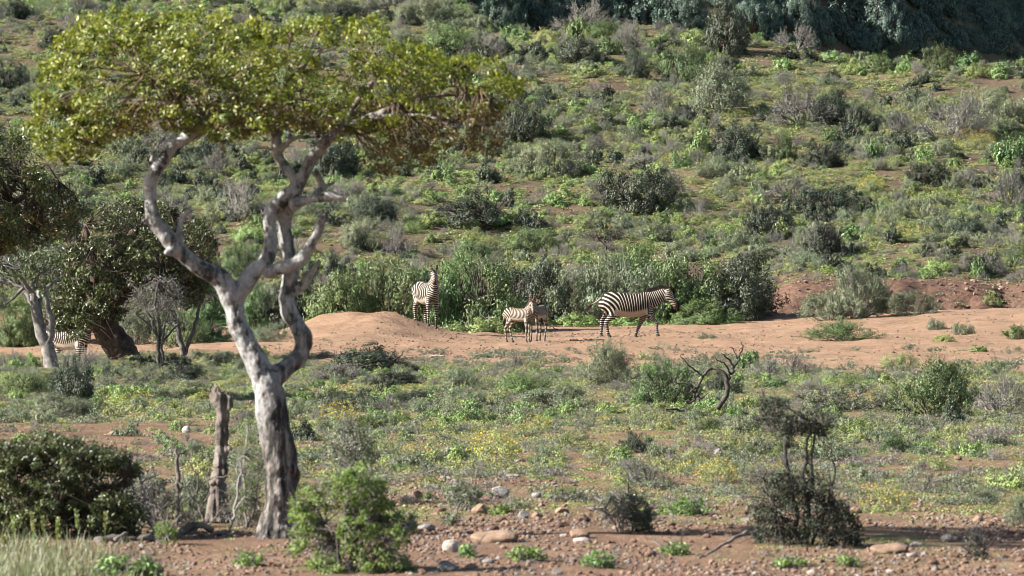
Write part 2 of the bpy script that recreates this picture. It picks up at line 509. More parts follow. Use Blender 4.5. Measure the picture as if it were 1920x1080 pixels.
def shrub(seed, style, big):
    rng = np.random.default_rng(seed)
    gl = Geo(); gt = Geo()
    ph = rng.uniform(0, 6.28, 4)
    def dome(n, lo=.35, hi=1.0, flatten=1.0):
        az = rng.uniform(0, 2 * math.pi, n); ct = rng.uniform(-.05, 1, n)
        R = (.82 + .16 * np.sin(2 * az + ph[0]) + .10 * np.sin(3 * az + ph[1]) + .10 * np.sin(5 * ct + ph[2]))
        r = (lo ** 3 + rng.random(n) * (hi ** 3 - lo ** 3)) ** (1 / 3) * R
        st = np.sqrt(np.maximum(0, 1 - ct * ct))
        return np.stack([r * st * np.cos(az), r * st * np.sin(az), np.maximum(r * ct * flatten, .05)], -1)
    if style == 'leafy':            # dense rounded bush, leaf clumps in lobes
        if big:
            K = 120; cen = dome(K, .45, .98); clump_leaves(gl, rng, cen, rng.uniform(.09, .20, K), 125, .042, .025, ctr=(0, 0, .1))
            sp = dome(60, .95, 1.06); clump_leaves(gl, rng, sp, .07, 30, .044, .019, up=.6, vshift=.12, ctr=(0, 0, .1))
        else:
            K = 46; cen = dome(K, .4, .95); clump_leaves(gl, rng, cen, rng.uniform(.13, .25, K), 34, .13, .068, ctr=(0, 0, .1))
            sp = dome(20, .9, 1.05); clump_leaves(gl, rng, sp, .10, 12, .11, .045, up=.8, vshift=.12, ctr=(0, 0, .1))
        twig_tree(gt, rng, 9, 5, 2 if big else 0, 1.0, .026)
    elif style == 'wispy':          # grey-green, upright shoots with gaps
        tips = twig_tree(gt, rng, 16 if big else 11, 6, 3 if big else 2, 1.0, .018, upright=.75)
        cen = tips[tips[:, 2] > .12]
        n = 22 if big else 9
        clump_leaves(gl, rng, cen, .085 if big else .11, n, .045 if big else .09, .015 if big else .032, up=.7, ctr=(0, 0, .1))
        K = 40; clump_leaves(gl, rng, dome(K, .3, .8), .17, 44 if big else 18, .045 if big else .10, .018 if big else .04, up=.5, ctr=(0, 0, .1))
    elif style == 'bare':           # leafless twigs with a few dry leaves
        tips = twig_tree(gt, rng, 20 if big else 14, 8, 4 if big else 3, 1.0, .015, upright=.8)
        cen = tips[rng.random(len(tips)) < .5]
        clump_leaves(gl, rng, cen, .07, 5 if big else 4, .05, .015, up=.4, ctr=(0, 0, .1))
    elif style == 'cushion':        # low dense mound of fine shoots
        K = 60; cen = dome(K, .5, .92)
        clump_leaves(gl, rng, cen, .17, 60 if big else 26, .07 if big else .11, .022 if big else .04, up=.9, ctr=(0, 0, .1))
        twig_tree(gt, rng, 8, 4, 0, 1.0, .015)
    elif style == 'flower':
        K = 60; cen = dome(K, .5, .9)
        clump_leaves(gl, rng, cen, .16, 60 if big else 26, .065 if big else .11, .016 if big else .035, up=.9, ctr=(0, 0, .1))
        fl = dome(520 if big else 130, .86, 1.03); fl = fl[fl[:, 2] > .3]
        n = len(fl); nr = rng.normal(size=(n, 3)) * .5; nr[:, 2] += 1
        gl.leaves(fl, rng.normal(size=(n, 3)), nr, (.05 if big else .085), (.045 if big else .075), 2, rng.random(n))
        twig_tree(gt, rng, 8, 4, 0, 1.0, .012)
    elif style == 'succulent':      # bright lime clumps of stubby leaves
        K = 55; cen = dome(K, .5, .9)
        clump_leaves(gl, rng, cen, rng.uniform(.12, .2, K), 50 if big else 24, .07 if big else .12, .035 if big else .06, up=.8, ctr=(0, 0, .1))
        twig_tree(gt, rng, 7, 4, 0, 1.0, .02)
    return gl, gt

KIND = {   # kind: (style, leaf material, twig material, flower), words
    'green': ('leafy', 'green', TWIGD, "leafy mid-green bush"),
    'dark': ('leafy', 'dark', TWIGD, "dark green bush"),
    'grey': ('wispy', 'grey', TWIG, "wispy grey-green bush"),
    'olive': ('wispy', 'green', TWIGD, "feathery green bush"),
    'twig': ('bare', 'twig', TWIG, "bare grey twiggy bush"),
    'yellow': ('flower', 'yellow', TWIG, "yellow-flowering low bush"),
    'lime': ('succulent', 'lime', TWIG, "bright lime-green bush"),
    'cushion': ('cushion', 'yellow', TWIG, "low yellow-green cushion plant"),
    'mauve': ('bare', 'dry', TWIG, "dry mauve bush"),
    'far': ('leafy', 'far', TWIGD, "haze-tinted far bush"),
}
_pc = {}
def protos(kind, big):
    key = (kind, big)
    if key not in _pc:
        st, lm, tm, _ = KIND[kind]
        out = []
        for i in range(3):
            gl, gt = shrub(sum(map(ord, kind)) * 10 + i + 100 * big, st, big)
            lme = gl.mesh("foliage", [LEAF[lm], tm, FLOWER]); tme = gt.mesh("stem", [LEAF[lm], tm])
            gj = Geo()
            for a in (gl, gt):
                o = gj.n
                for vv, var in zip(a.v, a.var): gj.v.append(vv); gj.var.append(var)
                gj.q += [x + o for x in a.q]; gj.qm += a.qm; gj.n += a.n
            out.append((lme, tme, gj.mesh("shrub", [LEAF[lm], tm, FLOWER])))
        _pc[key] = out
    return _pc[key]

REG = []      # things that get their label from the landmarks: (object, px, py, words)
PLACED = []   # (px, py base, w, h)
prng = random.Random(3)
def bush(px, py, w, h, kind, label=None, group=None, name=None, Y=None, cat=None, register=True):
    """a bush whose foot shows at (px, py), w and h in pixels of the photograph"""
    if Y is None:
        x, Y, z = G(px, py)
    else:
        x = (px - 960) / FPX * Y; z = float(H(x, Y))
    rw = w / 2 / FPX * Y; hh = h / FPX * Y
    st = KIND[kind][0]
    hh *= {'wispy': 1.08, 'bare': 1.08}.get(st, 1.0); rw *= {'wispy': 1.2, 'bare': 1.18}.get(st, 1.12)
    big = w > 62
    lme, tme, jme = prng.choice(protos(kind, big))
    st, _, _, words = KIND[kind]
    name = name or {'lime': 'succulent_bush', 'twig': 'twiggy_bush', 'yellow': 'flowering_bush', 'cushion': 'cushion_plant', 'mauve': 'dry_bush'}.get(kind, 'bush')
    sc = (rw * 1.04, rw * prng.uniform(.85, 1.15), hh)
    rz = prng.uniform(0, 6.28)
    loc = (x, Y, z - .03)
    # keep the width in view the same whichever way the bush is turned
    if w > 45:
        o = empty(name, loc, rz)
        put("foliage", lme, o, scale=sc); put("stem", tme, o, scale=sc)
    else:
        o = put(name, jme, None, loc, rz, sc)
    tag(o, label, cat or ("plant" if kind in ('cushion', 'yellow', 'mauve') else "bush"), group)
    PLACED.append((px, py, w, h))
    if label is None and register: REG.append((o, px, py - h / 2, words, w))
    return o

LM = []       # landmarks: (px, py, phrase)
def lbush(px, py, w, h, kind, label, phrase=None, **k):
    o = bush(px, py, w, h, kind, label, **k)
    if phrase: LM.append((px, py - h / 2, phrase))
    return o

# the thicket behind the zebras
T = "thicket along the foot of the hill"
lbush(640, 620, 170, 130, 'green', "broad leafy green thicket bush behind the earth mound", "the thicket bush behind the earth mound", group=T, Y=171.5)
lbush(745, 620, 170, 145, 'olive', "feathery green thicket bush behind the standing zebra's rump", None, group=T, Y=171.5)
lbush(838, 620, 160, 150, 'green', "leafy green thicket bush directly behind the standing zebra's head", None, group=T, Y=171.5)
lbush(915, 620, 170, 148, 'green', "leafy green thicket bush between the standing zebra and the foals", None, group=T, Y=171.5)
lbush(1000, 603, 150, 135, 'dark', "dark thicket bush with deep shade behind the two zebra foals", "the dark thicket bush behind the foals", group=T)
lbush(1085, 603, 150, 118, 'grey', "silvery grey-green thicket bush behind the walking zebra's tail", None, group=T)
lbush(1165, 602, 170, 140, 'grey', "tall silvery thicket bush behind the walking zebra's back", None, group=T)
lbush(1205, 599, 150, 160, 'green', "tallest green thicket bush rising above the walking zebra", "the tallest thicket bush above the walking zebra", group=T)
lbush(1290, 600, 160, 150, 'green', "green thicket bush above the walking zebra's head", None, group=T)
lbush(1390, 598, 170, 128, 'dark', "wide dark thicket bush at the end next to the gully bank", "the wide dark thicket bush beside the gully", group=T)
lbush(1318, 608, 140, 52, 'green', "bright low leafy bush in front of the dark thicket beside the walking zebra", "the bright low bush by the walking zebra", group=T)
lbush(905, 616, 125, 48, 'lime', "low lime-green bush on the sand edge between standing zebra and foals", None, Y=168.5)
lbush(960, 614, 80, 62, 'olive', "yellowish feathery bush just behind the foals", None)
lbush(620, 602, 120, 40, 'lime', "low bright green bush at the back of the earth mound", None, Y=169)
lbush(1070, 612, 110, 36, 'lime', "low bright green plants behind the walking zebra's tail", None)
lbush(1190, 610, 160, 34, 'lime', "low bright green strip of plants under the walking zebra's belly", None)
lbush(845, 612, 60, 26, 'lime', "small lime-green plant at the standing zebra's hooves", None, Y=166.5)
lbush(475, 622, 110, 90, 'green', "green bush seen between the big tree's trunk and its right limb", "the green bush between the big tree's limbs")
lbush(450, 520, 90, 70, 'olive', "feathery green bush right of the big tree's left limb", None)
lbush(545, 625, 130, 110, 'dark', "dark bush in shade at the left end of the thicket", None, Y=172)
lbush(505, 640, 80, 40, 'grey', "small silvery bush left of the earth mound's foot", None)
lbush(390, 640, 90, 45, 'green', "green bush under the big tree's left limb at the bed edge", None)
# behind the dry bed, far left
lbush(30, 648, 130, 84, 'green', "green bush behind the dry bed, outermost beside the grey tree", None)
lbush(118, 640, 120, 80, 'dark', "dark bush behind the half-hidden zebra's rump", None)
lbush(255, 645, 110, 74, 'grey', "silvery bush behind the leaning dark trunk", None)
lbush(335, 650, 110, 70, 'olive', "feathery bush behind the thin bare tree", None)
lbush(215, 622, 110, 70, 'dark', "dark bush far behind the leaning dark trunk", None)
lbush(395, 612, 120, 80, 'green', "green bush left of the big tree's fork behind the bed", None)
lbush(300, 618, 110, 66, 'green', "green bush behind the thin bare tree's crown", None)
lbush(150, 696, 110, 52, 'twig', "grey twiggy bush hiding the half-hidden zebra's hooves", None)
lbush(205, 706, 80, 36, 'grey', "grey-green bush before the leaning dark trunk", None)
lbush(262, 690, 70, 30, 'dark', "small dark bush right of the leaning dark trunk's foot", None)
lbush(330, 692, 70, 34, 'dark', "small dark bush touching the thin bare tree's stems", None)
# by the gully
lbush(1605, 598, 120, 108, 'grey', "tall rounded grey-green bush standing before the eroded bank", "the tall grey-green bush before the eroded bank")
lbush(1560, 600, 130, 60, 'grey', "low spreading grey-green bush at the gully foot", None)
lbush(1700, 592, 120, 52, 'grey', "grey-green bush below the dark hollow of the eroded bank", None)
lbush(1860, 575, 40, 22, 'cushion', "tiny cushion plant on the eroded bank beside the dark hollow", None)
# on the sand
lbush(1582, 640, 160, 46, 'olive', "wide feathery pale green bush alone on the sand", "the wide pale bush alone on the sand")
lbush(1754, 618, 36, 28, 'grey', "small grey-green tuft on the sand nearer the wide pale bush", None)
lbush(1806, 628, 46, 32, 'grey', "paler wispy tuft on the sand, second from the wide pale bush", None)
lbush(1905, 636, 60, 28, 'olive', "low green tuft at the far end of the sand", "the green tuft at the far end of the sand")
lbush(1770, 640, 60, 18, 'lime', "flat green plant on the sand below the two grey tufts", None)
lbush(1325, 634, 36, 14, 'grey', "tiny grey tuft on the pale sand ahead of the walking zebra", None)
lbush(1835, 660, 50, 16, 'lime', "flat green plant at the sand's front edge far from the zebras", None)
# between sand and foreground
lbush(1140, 722, 125, 92, 'grey', "tall grey-green bush just below the walking zebra's hind hooves", "the tall grey bush below the walking zebra")
lbush(1255, 764, 135, 98, 'olive', "rounded feathery green bush left of the arched dead branch", "the round green bush beside the arched dead branch")
lbush(684, 702, 200, 66, 'dark', "wide dark green bush in front of the earth mound", "the wide dark bush before the earth mound")
lbush(640, 712, 130, 40, 'twig', "grey bare twigs at the foot of the wide dark bush", None)
lbush(745, 722, 100, 36, 'dark', "low dark bush at the right end of the wide dark bush", None)
lbush(1475, 703, 130, 48, 'twig', "low dome of grey dead twigs at the sand edge beyond the arched dead branch", "the dome of grey dead twigs")
lbush(1590, 770, 170, 62, 'grey', "broad silvery grey bush behind the dark tufted shrub", None)
lbush(1530, 750, 100, 50, 'twig', "grey twiggy bush behind the dark tufted shrub's taller tuft", None)
lbush(1755, 780, 165, 125, 'olive', "large feathery green bush on the sand edge right of the dark tufted shrub", "the large feathery bush at the sand edge")
lbush(1785, 795, 60, 50, 'dark', "dark green clump at the foot of the large feathery bush", None)
lbush(1875, 770, 120, 85, 'twig', "grey bare twiggy bush right of the large feathery bush", "the grey bare bush right of the large feathery bush")
lbush(1855, 835, 120, 48, 'mauve', "pale mauve dry bush below the grey bare twiggy bush", None)
lbush(1618, 824, 112, 52, 'lime', "bright glossy green bush right of the dark shrub's tufts", "the bright green bush beside the dark tufted shrub")
lbush(1400, 690, 60, 40, 'green', "small green bush at the sand edge right of the arched dead branch", None)
lbush(1575, 720, 80, 36, 'cushion', "yellow-green cushion beside the grey dead twigs", None)
lbush(870, 765, 90, 46, 'grey', "silver-grey low bush in the middle of the green flat", "the silver-grey bush in the green flat")
lbush(985, 740, 130, 50, 'olive', "feathery light green bush below the sand before the foals", "the feathery bush before the foals")
lbush(1050, 765, 140, 50, 'grey', "greyish green low bush left of the tall grey bush", None)
lbush(635, 790, 95, 44, 'yellow', "bright yellow-flowering dome right of the big tree's trunk", "the bright yellow-flowering dome")
lbush(655, 860, 90, 62, 'grey', "dark grey-green sapling-like bush below the yellow-flowering dome", "the grey bush below the yellow-flowering dome")
lbush(930, 866, 165, 66, 'yellow', "widest yellow-flowering bush in the middle of the flat", "the widest yellow-flowering bush")
lbush(790, 862, 130, 40, 'yellow', "low yellow-flowering bush left of the widest one", None)
lbush(1010, 808, 90, 36, 'yellow', "yellow-green flowering bush above the widest yellow one", None)
lbush(1345, 905, 110, 56, 'yellow', "yellow-flowering bush left of the dark tufted shrub", "the yellow-flowering bush left of the dark shrub")
lbush(1300, 865, 80, 44, 'cushion', "yellow-green cushion above the flowering bush left of the dark shrub", None)
lbush(1215, 910, 110, 60, 'twig', "sparse dry twigs standing on green ground before the stones", "the sparse dry twigs above the stones")
lbush(1660, 960, 120, 58, 'yellow', "yellow-flowering bush right of the dark tufted shrub's foot", "the yellow-flowering bush right of the dark shrub")
lbush(375, 760, 90, 30, 'yellow', "yellow-flowering low bush behind the dead stump", "the yellow-flowering bush behind the stump")
lbush(245, 768, 110, 40, 'yellow', "pale yellow flowering bush left of the dead stump", None)
lbush(135, 762, 110, 100, 'dark', "dark green bush below the grey multi-stemmed tree", "the dark bush below the grey multi-stemmed tree")
lbush(105, 780, 120, 50, 'grey', "grey-green bush in front of the dark bush by the grey tree", None)
lbush(40, 745, 110, 60, 'olive', "feathery pale green bush at the outer side of the dark bush by the grey tree", None)
lbush(20, 688, 70, 40, 'twig', "low dark twiggy bush at the dry bed's edge beside the grey tree", None)
lbush(350, 715, 90, 44, 'dark', "low dark bush under the thin bare tree", None)
lbush(270, 720, 80, 44, 'grey', "grey bush at the foot of the leaning dark trunk", None)
lbush(420, 690, 70, 36, 'grey', "silvery bush left of the big tree's fork", None)
lbush(570, 826, 60, 44, 'dark', "dark round bush just right of the big tree's trunk", None)
lbush(660, 770, 130, 40, 'dark', "dark low bush above the yellow-flowering dome", None)
lbush(1900, 915, 130, 66, 'lime', "bright green bush right of the foreground beyond the flowering bushes", "the bright green bush far right of the dark shrub")
lbush(300, 992, 150, 120, 'twig', "bare grey twigs tangled between the big dark bush and the thin stick", None, Y=55.2)
lbush(445, 1000, 110, 110, 'twig', "bare grey twigs tangled between the stump and the big trunk", None, Y=55.4)
lbush(370, 985, 120, 90, 'grey', "grey-green bush half hidden behind the dead stump's foot", None, Y=57)
lbush(255, 960, 120, 100, 'dark', "dark leafy bush behind the tangled grey twigs", None, Y=56.5)
lbush(1915, 985, 70, 66, 'grey', "blue-grey bush at the outer right edge below the bright green bush", None)
lbush(1250, 965, 110, 42, 'lime', "bright green leafy plant right of the small dark bush among stones", None)
lbush(1740, 880, 110, 40, 'cushion', "low yellow-green plants below the large feathery bush", None)
lbush(1690, 690, 90, 40, 'cushion', "light green plant on the front edge of the sand before the large feathery bush", None)

# hillside, the ones that stand out
HG = "bushes on the hillside"
def hb(px, py, w, h, kind, label=None, phrase=None): lbush(px, py, w, h, kind, label, phrase, group=HG)
hb(1345, 212, 140, 100, 'grey', "largest grey-green bush in the upper middle of the hillside", "the largest grey-green hillside bush")
hb(1282, 158, 110, 84, 'olive', "feathery green bush touching the upper side of the largest grey-green one", None)
hb(1362, 102, 108, 112, 'dark', "tree-sized dark bush standing on the crest against the shaded slope", "the tree-sized dark bush on the crest")
hb(1492, 92, 92, 52, 'twig', "grey-brown twiggy dome on the crest right of the tree-sized dark bush", "the twiggy dome on the crest")
hb(1240, 218, 80, 66, 'twig', "bare grey bush left of the largest grey-green bush", None)
hb(1505, 235, 120, 84, 'twig', "broad bare bush in the upper right of the hillside", "the broad bare bush on the upper right hillside")
hb(1560, 225, 90, 60, 'dark', "dark bush growing into the broad bare bush", None)
hb(1605, 240, 70, 56, 'dark', "dark round bush right of the broad bare bush", None)
hb(1692, 252, 66, 48, 'twig', "small bare bush between the dark round bush and the big grey thicket", None)
hb(1790, 262, 160, 100, 'twig', "big pale grey twiggy thicket on the right of the hillside", "the big pale twiggy thicket on the hillside")
hb(1870, 235, 110, 80, 'grey', "grey-green bush on the right flank of the big pale twiggy thicket", None)
hb(1380, 296, 130, 74, 'dark', "dark spreading bush below the largest grey-green bush", "the dark spreading bush below the largest grey-green one")
hb(1312, 286, 62, 56, 'lime', "lime-green bush left of the dark spreading bush", None)
hb(1468, 302, 66, 62, 'green', "green bush right of the dark spreading bush", None)
hb(1545, 312, 80, 48, 'dark', "dark low bush two bushes right of the dark spreading bush", None)
hb(1895, 312, 60, 66, 'green', "dense deep green bush at the right edge of the hillside", "the dense green bush at the hillside's right edge")
hb(1830, 278, 80, 40, 'yellow', "yellow-green mound below the big pale twiggy thicket", None)
hb(1742, 348, 80, 58, 'dark', "dark bush above a bare red patch on the right hillside", "the dark bush above the bare red patch")
hb(1892, 388, 80, 74, 'twig', "grey twiggy bush low on the right hillside", "the grey twiggy bush low on the right hillside")
hb(1200, 396, 150, 98, 'dark', "largest dark bush in the middle of the hillside", "the largest dark bush on the hillside")
hb(1250, 380, 110, 72, 'twig', "grey bush merging with the right side of the largest dark bush", None)
hb(1140, 385, 90, 56, 'twig', "grey bush merging with the left side of the largest dark bush", None)
hb(1030, 334, 112, 78, 'grey', "rounded silver bush with visible stems right of the big tree's crown tip", "the rounded silver bush near the crown tip")
hb(985, 262, 100, 78, 'dark', "dark bush just below the big tree's crown tip", "the dark bush below the crown tip")
hb(1085, 118, 96, 54, 'dark', "dark round bush on the upper hillside above the crown tip", "the dark round bush on the upper hillside")
hb(1003, 108, 46, 32, 'dark', "small dark bush left of the dark round bush on the upper hillside", None)
hb(845, 102, 140, 66, 'olive', "olive dome-shaped bush showing above the big tree's crown", "the olive dome above the crown")
hb(905, 112, 100, 56, 'twig', "bare grey bush on the right side of the olive dome", None)
hb(935, 42, 70, 66, 'green', "upright green bush on the skyline above the crown's right half", "the upright green bush on the crest")
hb(1090, 62, 120, 64, 'twig', "wide wispy grey bush below the crest between upright green and tree-sized dark bushes", "the wide wispy grey bush below the crest")
hb(1185, 92, 80, 60, 'twig', "pale bare twiggy bush right of the wide wispy grey bush", None)
hb(795, 42, 100, 50, 'grey', "grey-green bush near the crest above the crown's middle", None)
hb(730, 28, 120, 50, 'twig', "bare twiggy bush at the crest above the crown's middle", None)
hb(640, 42, 90, 50, 'dark', "dark bush above the crown, left of the bare twiggy crest bush", None)
hb(1000, 56, 60, 36, 'dark', "dark low bush between the upright green and wide wispy grey bushes", None)
hb(1550, 408, 120, 72, 'dark', "dark bush with a grey top in the right middle of the hillside", "the dark bush in the right middle of the hillside")
hb(1480, 372, 100, 52, 'twig', "grey bush above the dark bush of the right middle hillside", None)
hb(1440, 446, 110, 72, 'dark', "dark bush left of the paired dark and lime bushes low on the hill", "the dark bush above the gully's left end")
hb(1466, 450, 50, 42, 'lime', "lime-green bush against the dark bush above the gully's left end", None)
hb(1546, 482, 90, 84, 'dark', "dark upright bush lowest on the hill above the eroded bank", "the lowest dark bush above the eroded bank")
hb(1592, 455, 60, 44, 'green', "green bush right of the lowest dark bush above the eroded bank", None)
hb(1678, 410, 66, 42, 'grey', "grey mound right of the dark bush in the hillside's right middle", None)
hb(1815, 448, 90, 40, 'dark', "dark low bush above the eroded bank's right half", "the dark low bush above the eroded bank's right half")
hb(1720, 450, 90, 30, 'yellow', "yellow-flowering patch left of the dark low bush above the bank", None)
hb(680, 468, 82, 66, 'grey', "wispy grey bush on bare slope above the earth mound", "the wispy grey bush above the earth mound")
hb(746, 477, 70, 60, 'twig', "grey twiggy bush right of the wispy one above the earth mound", None)
hb(705, 418, 96, 58, 'dark', "dark bush uphill of the wispy grey bush", None)
hb(885, 422, 150, 66, 'dark', "wide dark bush above the standing zebra", "the wide dark bush above the standing zebra")
hb(810, 420, 70, 40, 'lime', "lime-green bush left of the wide dark bush above the standing zebra", None)
hb(868, 428, 70, 28, 'lime', "low lime-green bush in front of the wide dark bush above the standing zebra", None)
hb(948, 424, 76, 40, 'lime', "lime-green bush right of the wide dark bush above the standing zebra", None)
hb(1010, 470, 100, 44, 'olive', "feathery low bush on the bare slope above the foals", None)
hb(460, 412, 120, 90, 'twig', "wide bare bush with dark stems framed by the big tree's limbs", "the bare bush framed by the big tree's limbs")
hb(620, 330, 110, 80, 'dark', "dark bush right of the big tree's upper limbs", "the dark bush right of the upper limbs")
hb(560, 318, 80, 50, 'twig', "bare grey bush between the big tree's upper limbs", None)
hb(410, 322, 90, 60, 'twig', "bare grey bush right of the big tree's left limb", None)
hb(300, 290, 100, 66, 'twig', "bare grey bush under the crown beside the left limb", None)
hb(180, 345, 60, 36, 'dark', "dark low bush under the crown's left end", "the dark low bush under the crown's left end")
hb(30, 34, 90, 42, 'dark', "dark bush near the top left corner of the hillside", "the dark bush near the hill's top left corner")
hb(100, 88, 66, 40, 'dark', "dark green bush left of the crown's upper left", None)
hb(22, 172, 66, 56, 'dark', "dark bush beside the left end of the crown", "the dark bush beside the crown's left end")
hb(66, 158, 56, 38, 'grey', "grey-green bush touching the crown's left end", None)
hb(150, 28, 90, 40, 'twig', "bare grey bush on the top left hillside", None)
hb(330, 420, 100, 40, 'twig', "dry grey bush behind the left limb's elbow", None)
hb(1470, 130, 50, 30, 'lime', "small lime bush below the twiggy dome on the crest", None)
hb(1650, 135, 80, 40, 'green', "dark green bush on the upper right hillside below the crest", "the green bush on the upper right hillside")
hb(1560, 118, 70, 40, 'lime', "lime bush on the crest right of the twiggy dome", None)

# landmarks that are not bushes
LM += [(1190, 575, "the walking zebra"), (800, 560, "the standing zebra"), (985, 600, "the zebra foals"), (410, 850, "the dead stump"),
       (1325, 735, "the arched dead branch"), (690, 600, "the earth mound"), (1500, 880, "the dark tufted shrub"), (510, 860, "the big tree's trunk"),
       (300, 620, "the thin bare tree"), (70, 600, "the grey multi-stemmed tree"), (1755, 112, "the white rock near the crest"), (1850, 560, "the dark hollow in the bank"),
       (130, 900, "the big dark foreground bush"), (650, 970, "the bright green foreground bush"), (1175, 965, "the small dark bush among the stones"),
       (1830, 1030, "the small dark spindly bush"), (540, 370, "the big tree's upper limbs"), (290, 380, "the big tree's left limb")]

def free(px, py, w, h):
    for (a, b, c, d) in PLACED:
        if abs(a - px) < (c + w) * .33 and abs((b - d / 2) - (py - h / 2)) < (d + h) * .30: return False
    return True

# smaller bushes that fill the slope, one by one
rr = random.Random(21)
n_ok = 0
for _ in range(4200):
    if n_ok >= 215: break
    px = rr.uniform(-15, 1935); py = rr.uniform(25, 520) if rr.random() < .9 else rr.uniform(20, 120)
    x, Y, z = G(px, py)
    if Y > 292 or Y < 188: continue
    if veg_density(x, Y) < .35: continue
    w = rr.choice([26, 32, 38, 46, 56, 70]) * (1.05 if py > 200 else .9)
    kind = rr.choices(['green', 'dark', 'grey', 'olive', 'twig', 'yellow', 'lime', 'cushion', 'mauve'], [8, 17, 16, 6, 17, 8, 16, 9, 2])[0]
    if py < 130 and px > 1000: kind = rr.choices(['lime', 'green', 'olive', kind], [4, 4, 2, 2])[0]
    h = w * {'green': .72, 'dark': .7, 'grey': .72, 'olive': .65, 'twig': .66, 'yellow': .42, 'lime': .55, 'cushion': .4, 'mauve': .4}[kind] * rr.uniform(.85, 1.15)
    if not free(px, py, w, h): continue
    bush(px, py, w, h, kind, group="small bushes scattered over the hillside"); n_ok += 1
# plants on the flat before the sand
n_ok = 0
for _ in range(3000):
    if n_ok >= 105: break
    px = rr.uniform(-10, 1930); py = rr.uniform(690, 960) if rr.random() < .8 else rr.uniform(690, 780)
    x, Y, z = G(px, py)
    if veg_density(x, Y) < .3 or (py > 870 and rr.random() < .55): continue
    w = rr.choice([30, 36, 44, 54, 66, 80]); 
    kind = rr.choices(['green', 'dark', 'grey', 'olive', 'twig', 'yellow', 'lime', 'cushion', 'mauve'], [5, 4, 18, 12, 8, 7, 10, 12, 9])[0]
    h = w * {'green': .55, 'dark': .55, 'grey': .5, 'olive': .5, 'twig': .55, 'yellow': .42, 'lime': .42, 'cushion': .36, 'mauve': .4}[kind] * rr.uniform(.8, 1.15)
    if not free(px, py, w, h): continue
    bush(px, py, w, h, kind, group="low plants on the flat before the sand"); n_ok += 1
# the row along the crest
px = 720.0
while px < 1935:
    px += rr.uniform(16, 34)
    ys = _YS[(_YS > 200) & (_YS < 288)]; xs = (px - 960) / FPX * ys
    cy = float((HZ - FPX * (H(xs, ys) - EYE) / ys).min())
    py = cy + rr.uniform(1, 26); w = rr.choice([34, 44, 56, 70, 84]); h = w * rr.uniform(.5, .8)
    if py < 6 or not free(px, py, w * .6, h * .6): continue
    bush(px, py, w, h, rr.choices(['lime', 'green', 'olive', 'grey', 'twig', 'cushion'], [6, 4, 4, 3, 2, 2])[0], group="bushes along the crest")
# trees and bushes on the shaded far valley side
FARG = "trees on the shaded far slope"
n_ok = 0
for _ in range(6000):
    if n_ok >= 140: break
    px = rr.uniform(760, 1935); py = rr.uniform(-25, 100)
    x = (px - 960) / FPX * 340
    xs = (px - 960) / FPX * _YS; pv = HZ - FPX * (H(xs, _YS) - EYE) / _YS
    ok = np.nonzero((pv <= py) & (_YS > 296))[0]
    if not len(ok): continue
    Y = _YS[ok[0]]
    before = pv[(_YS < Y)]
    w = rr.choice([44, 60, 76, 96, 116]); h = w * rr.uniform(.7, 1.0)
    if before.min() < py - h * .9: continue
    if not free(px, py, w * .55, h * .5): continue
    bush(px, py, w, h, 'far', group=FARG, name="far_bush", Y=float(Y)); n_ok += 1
#SECTION3
# ------------------------------------------------------------------ ground cover, grass and gravel nobody could count
def scatter(name, protos_, pts, rot, scl, label, kind='stuff'):
    n = len(pts)
    me = bpy.data.meshes.new(name + "_points")
    me.vertices.add(n); me.vertices.foreach_set("co", np.asarray(pts, np.float32).ravel())
    a = me.attributes.new("rot", 'FLOAT_VECTOR', 'POINT'); a.data.foreach_set("vector", np.asarray(rot, np.float32).ravel())
    a = me.attributes.new("scl", 'FLOAT_VECTOR', 'POINT'); a.data.foreach_set("vector", np.asarray(scl, np.float32).ravel())
    a = me.attributes.new("pick", 'INT', 'POINT'); a.data.foreach_set("value", RNG.integers(0, len(protos_), n).astype(np.int32))
    o = put(name, me)
    tag(o, label, None, None, kind)
    ng = bpy.data.node_groups.new(name + "_scatter", 'GeometryNodeTree')
    ng.interface.new_socket("Geometry", in_out='INPUT', socket_type='NodeSocketGeometry')
    ng.interface.new_socket("Geometry", in_out='OUTPUT', socket_type='NodeSocketGeometry')
    gi = ng.nodes.new("NodeGroupInput"); go = ng.nodes.new("NodeGroupOutput")
    jn = ng.nodes.new("GeometryNodeJoinGeometry")
    def named(nm, t):
        x = ng.nodes.new("GeometryNodeInputNamedAttribute"); x.data_type = t; x.inputs[0].default_value = nm
        return x.outputs[0]
    rv, sv, pk = named("rot", 'FLOAT_VECTOR'), named("scl", 'FLOAT_VECTOR'), named("pick", 'INT')
    for i, pm in enumerate(protos_):
        po = bpy.data.objects.new(name + "_piece", pm)      # source of the scatter, not placed in the scene itself
        oi = ng.nodes.new("GeometryNodeObjectInfo"); oi.inputs["Object"].default_value = po; oi.inputs["As Instance"].default_value = True
        ip = ng.nodes.new("GeometryNodeInstanceOnPoints")
        cmp_ = ng.nodes.new("FunctionNodeCompare"); cmp_.data_type = 'INT'; cmp_.operation = 'EQUAL'
        ng.links.new(pk, cmp_.inputs[2]); cmp_.inputs[3].default_value = i
        ng.links.new(gi.outputs[0], ip.inputs["Points"]); ng.links.new(cmp_.outputs[0], ip.inputs["Selection"])
        ng.links.new(oi.outputs["Geometry"], ip.inputs["Instance"])
        er = ng.nodes.new("FunctionNodeEulerToRotation"); ng.links.new(rv, er.inputs[0])
        ng.links.new(er.outputs[0], ip.inputs["Rotation"]); ng.links.new(sv, ip.inputs["Scale"])
        ng.links.new(ip.outputs[0], jn.inputs[0])
    ng.links.new(jn.outputs[0], go.inputs[0])
    md = o.modifiers.new("scatter", 'NODES'); md.node_group = ng
    return o

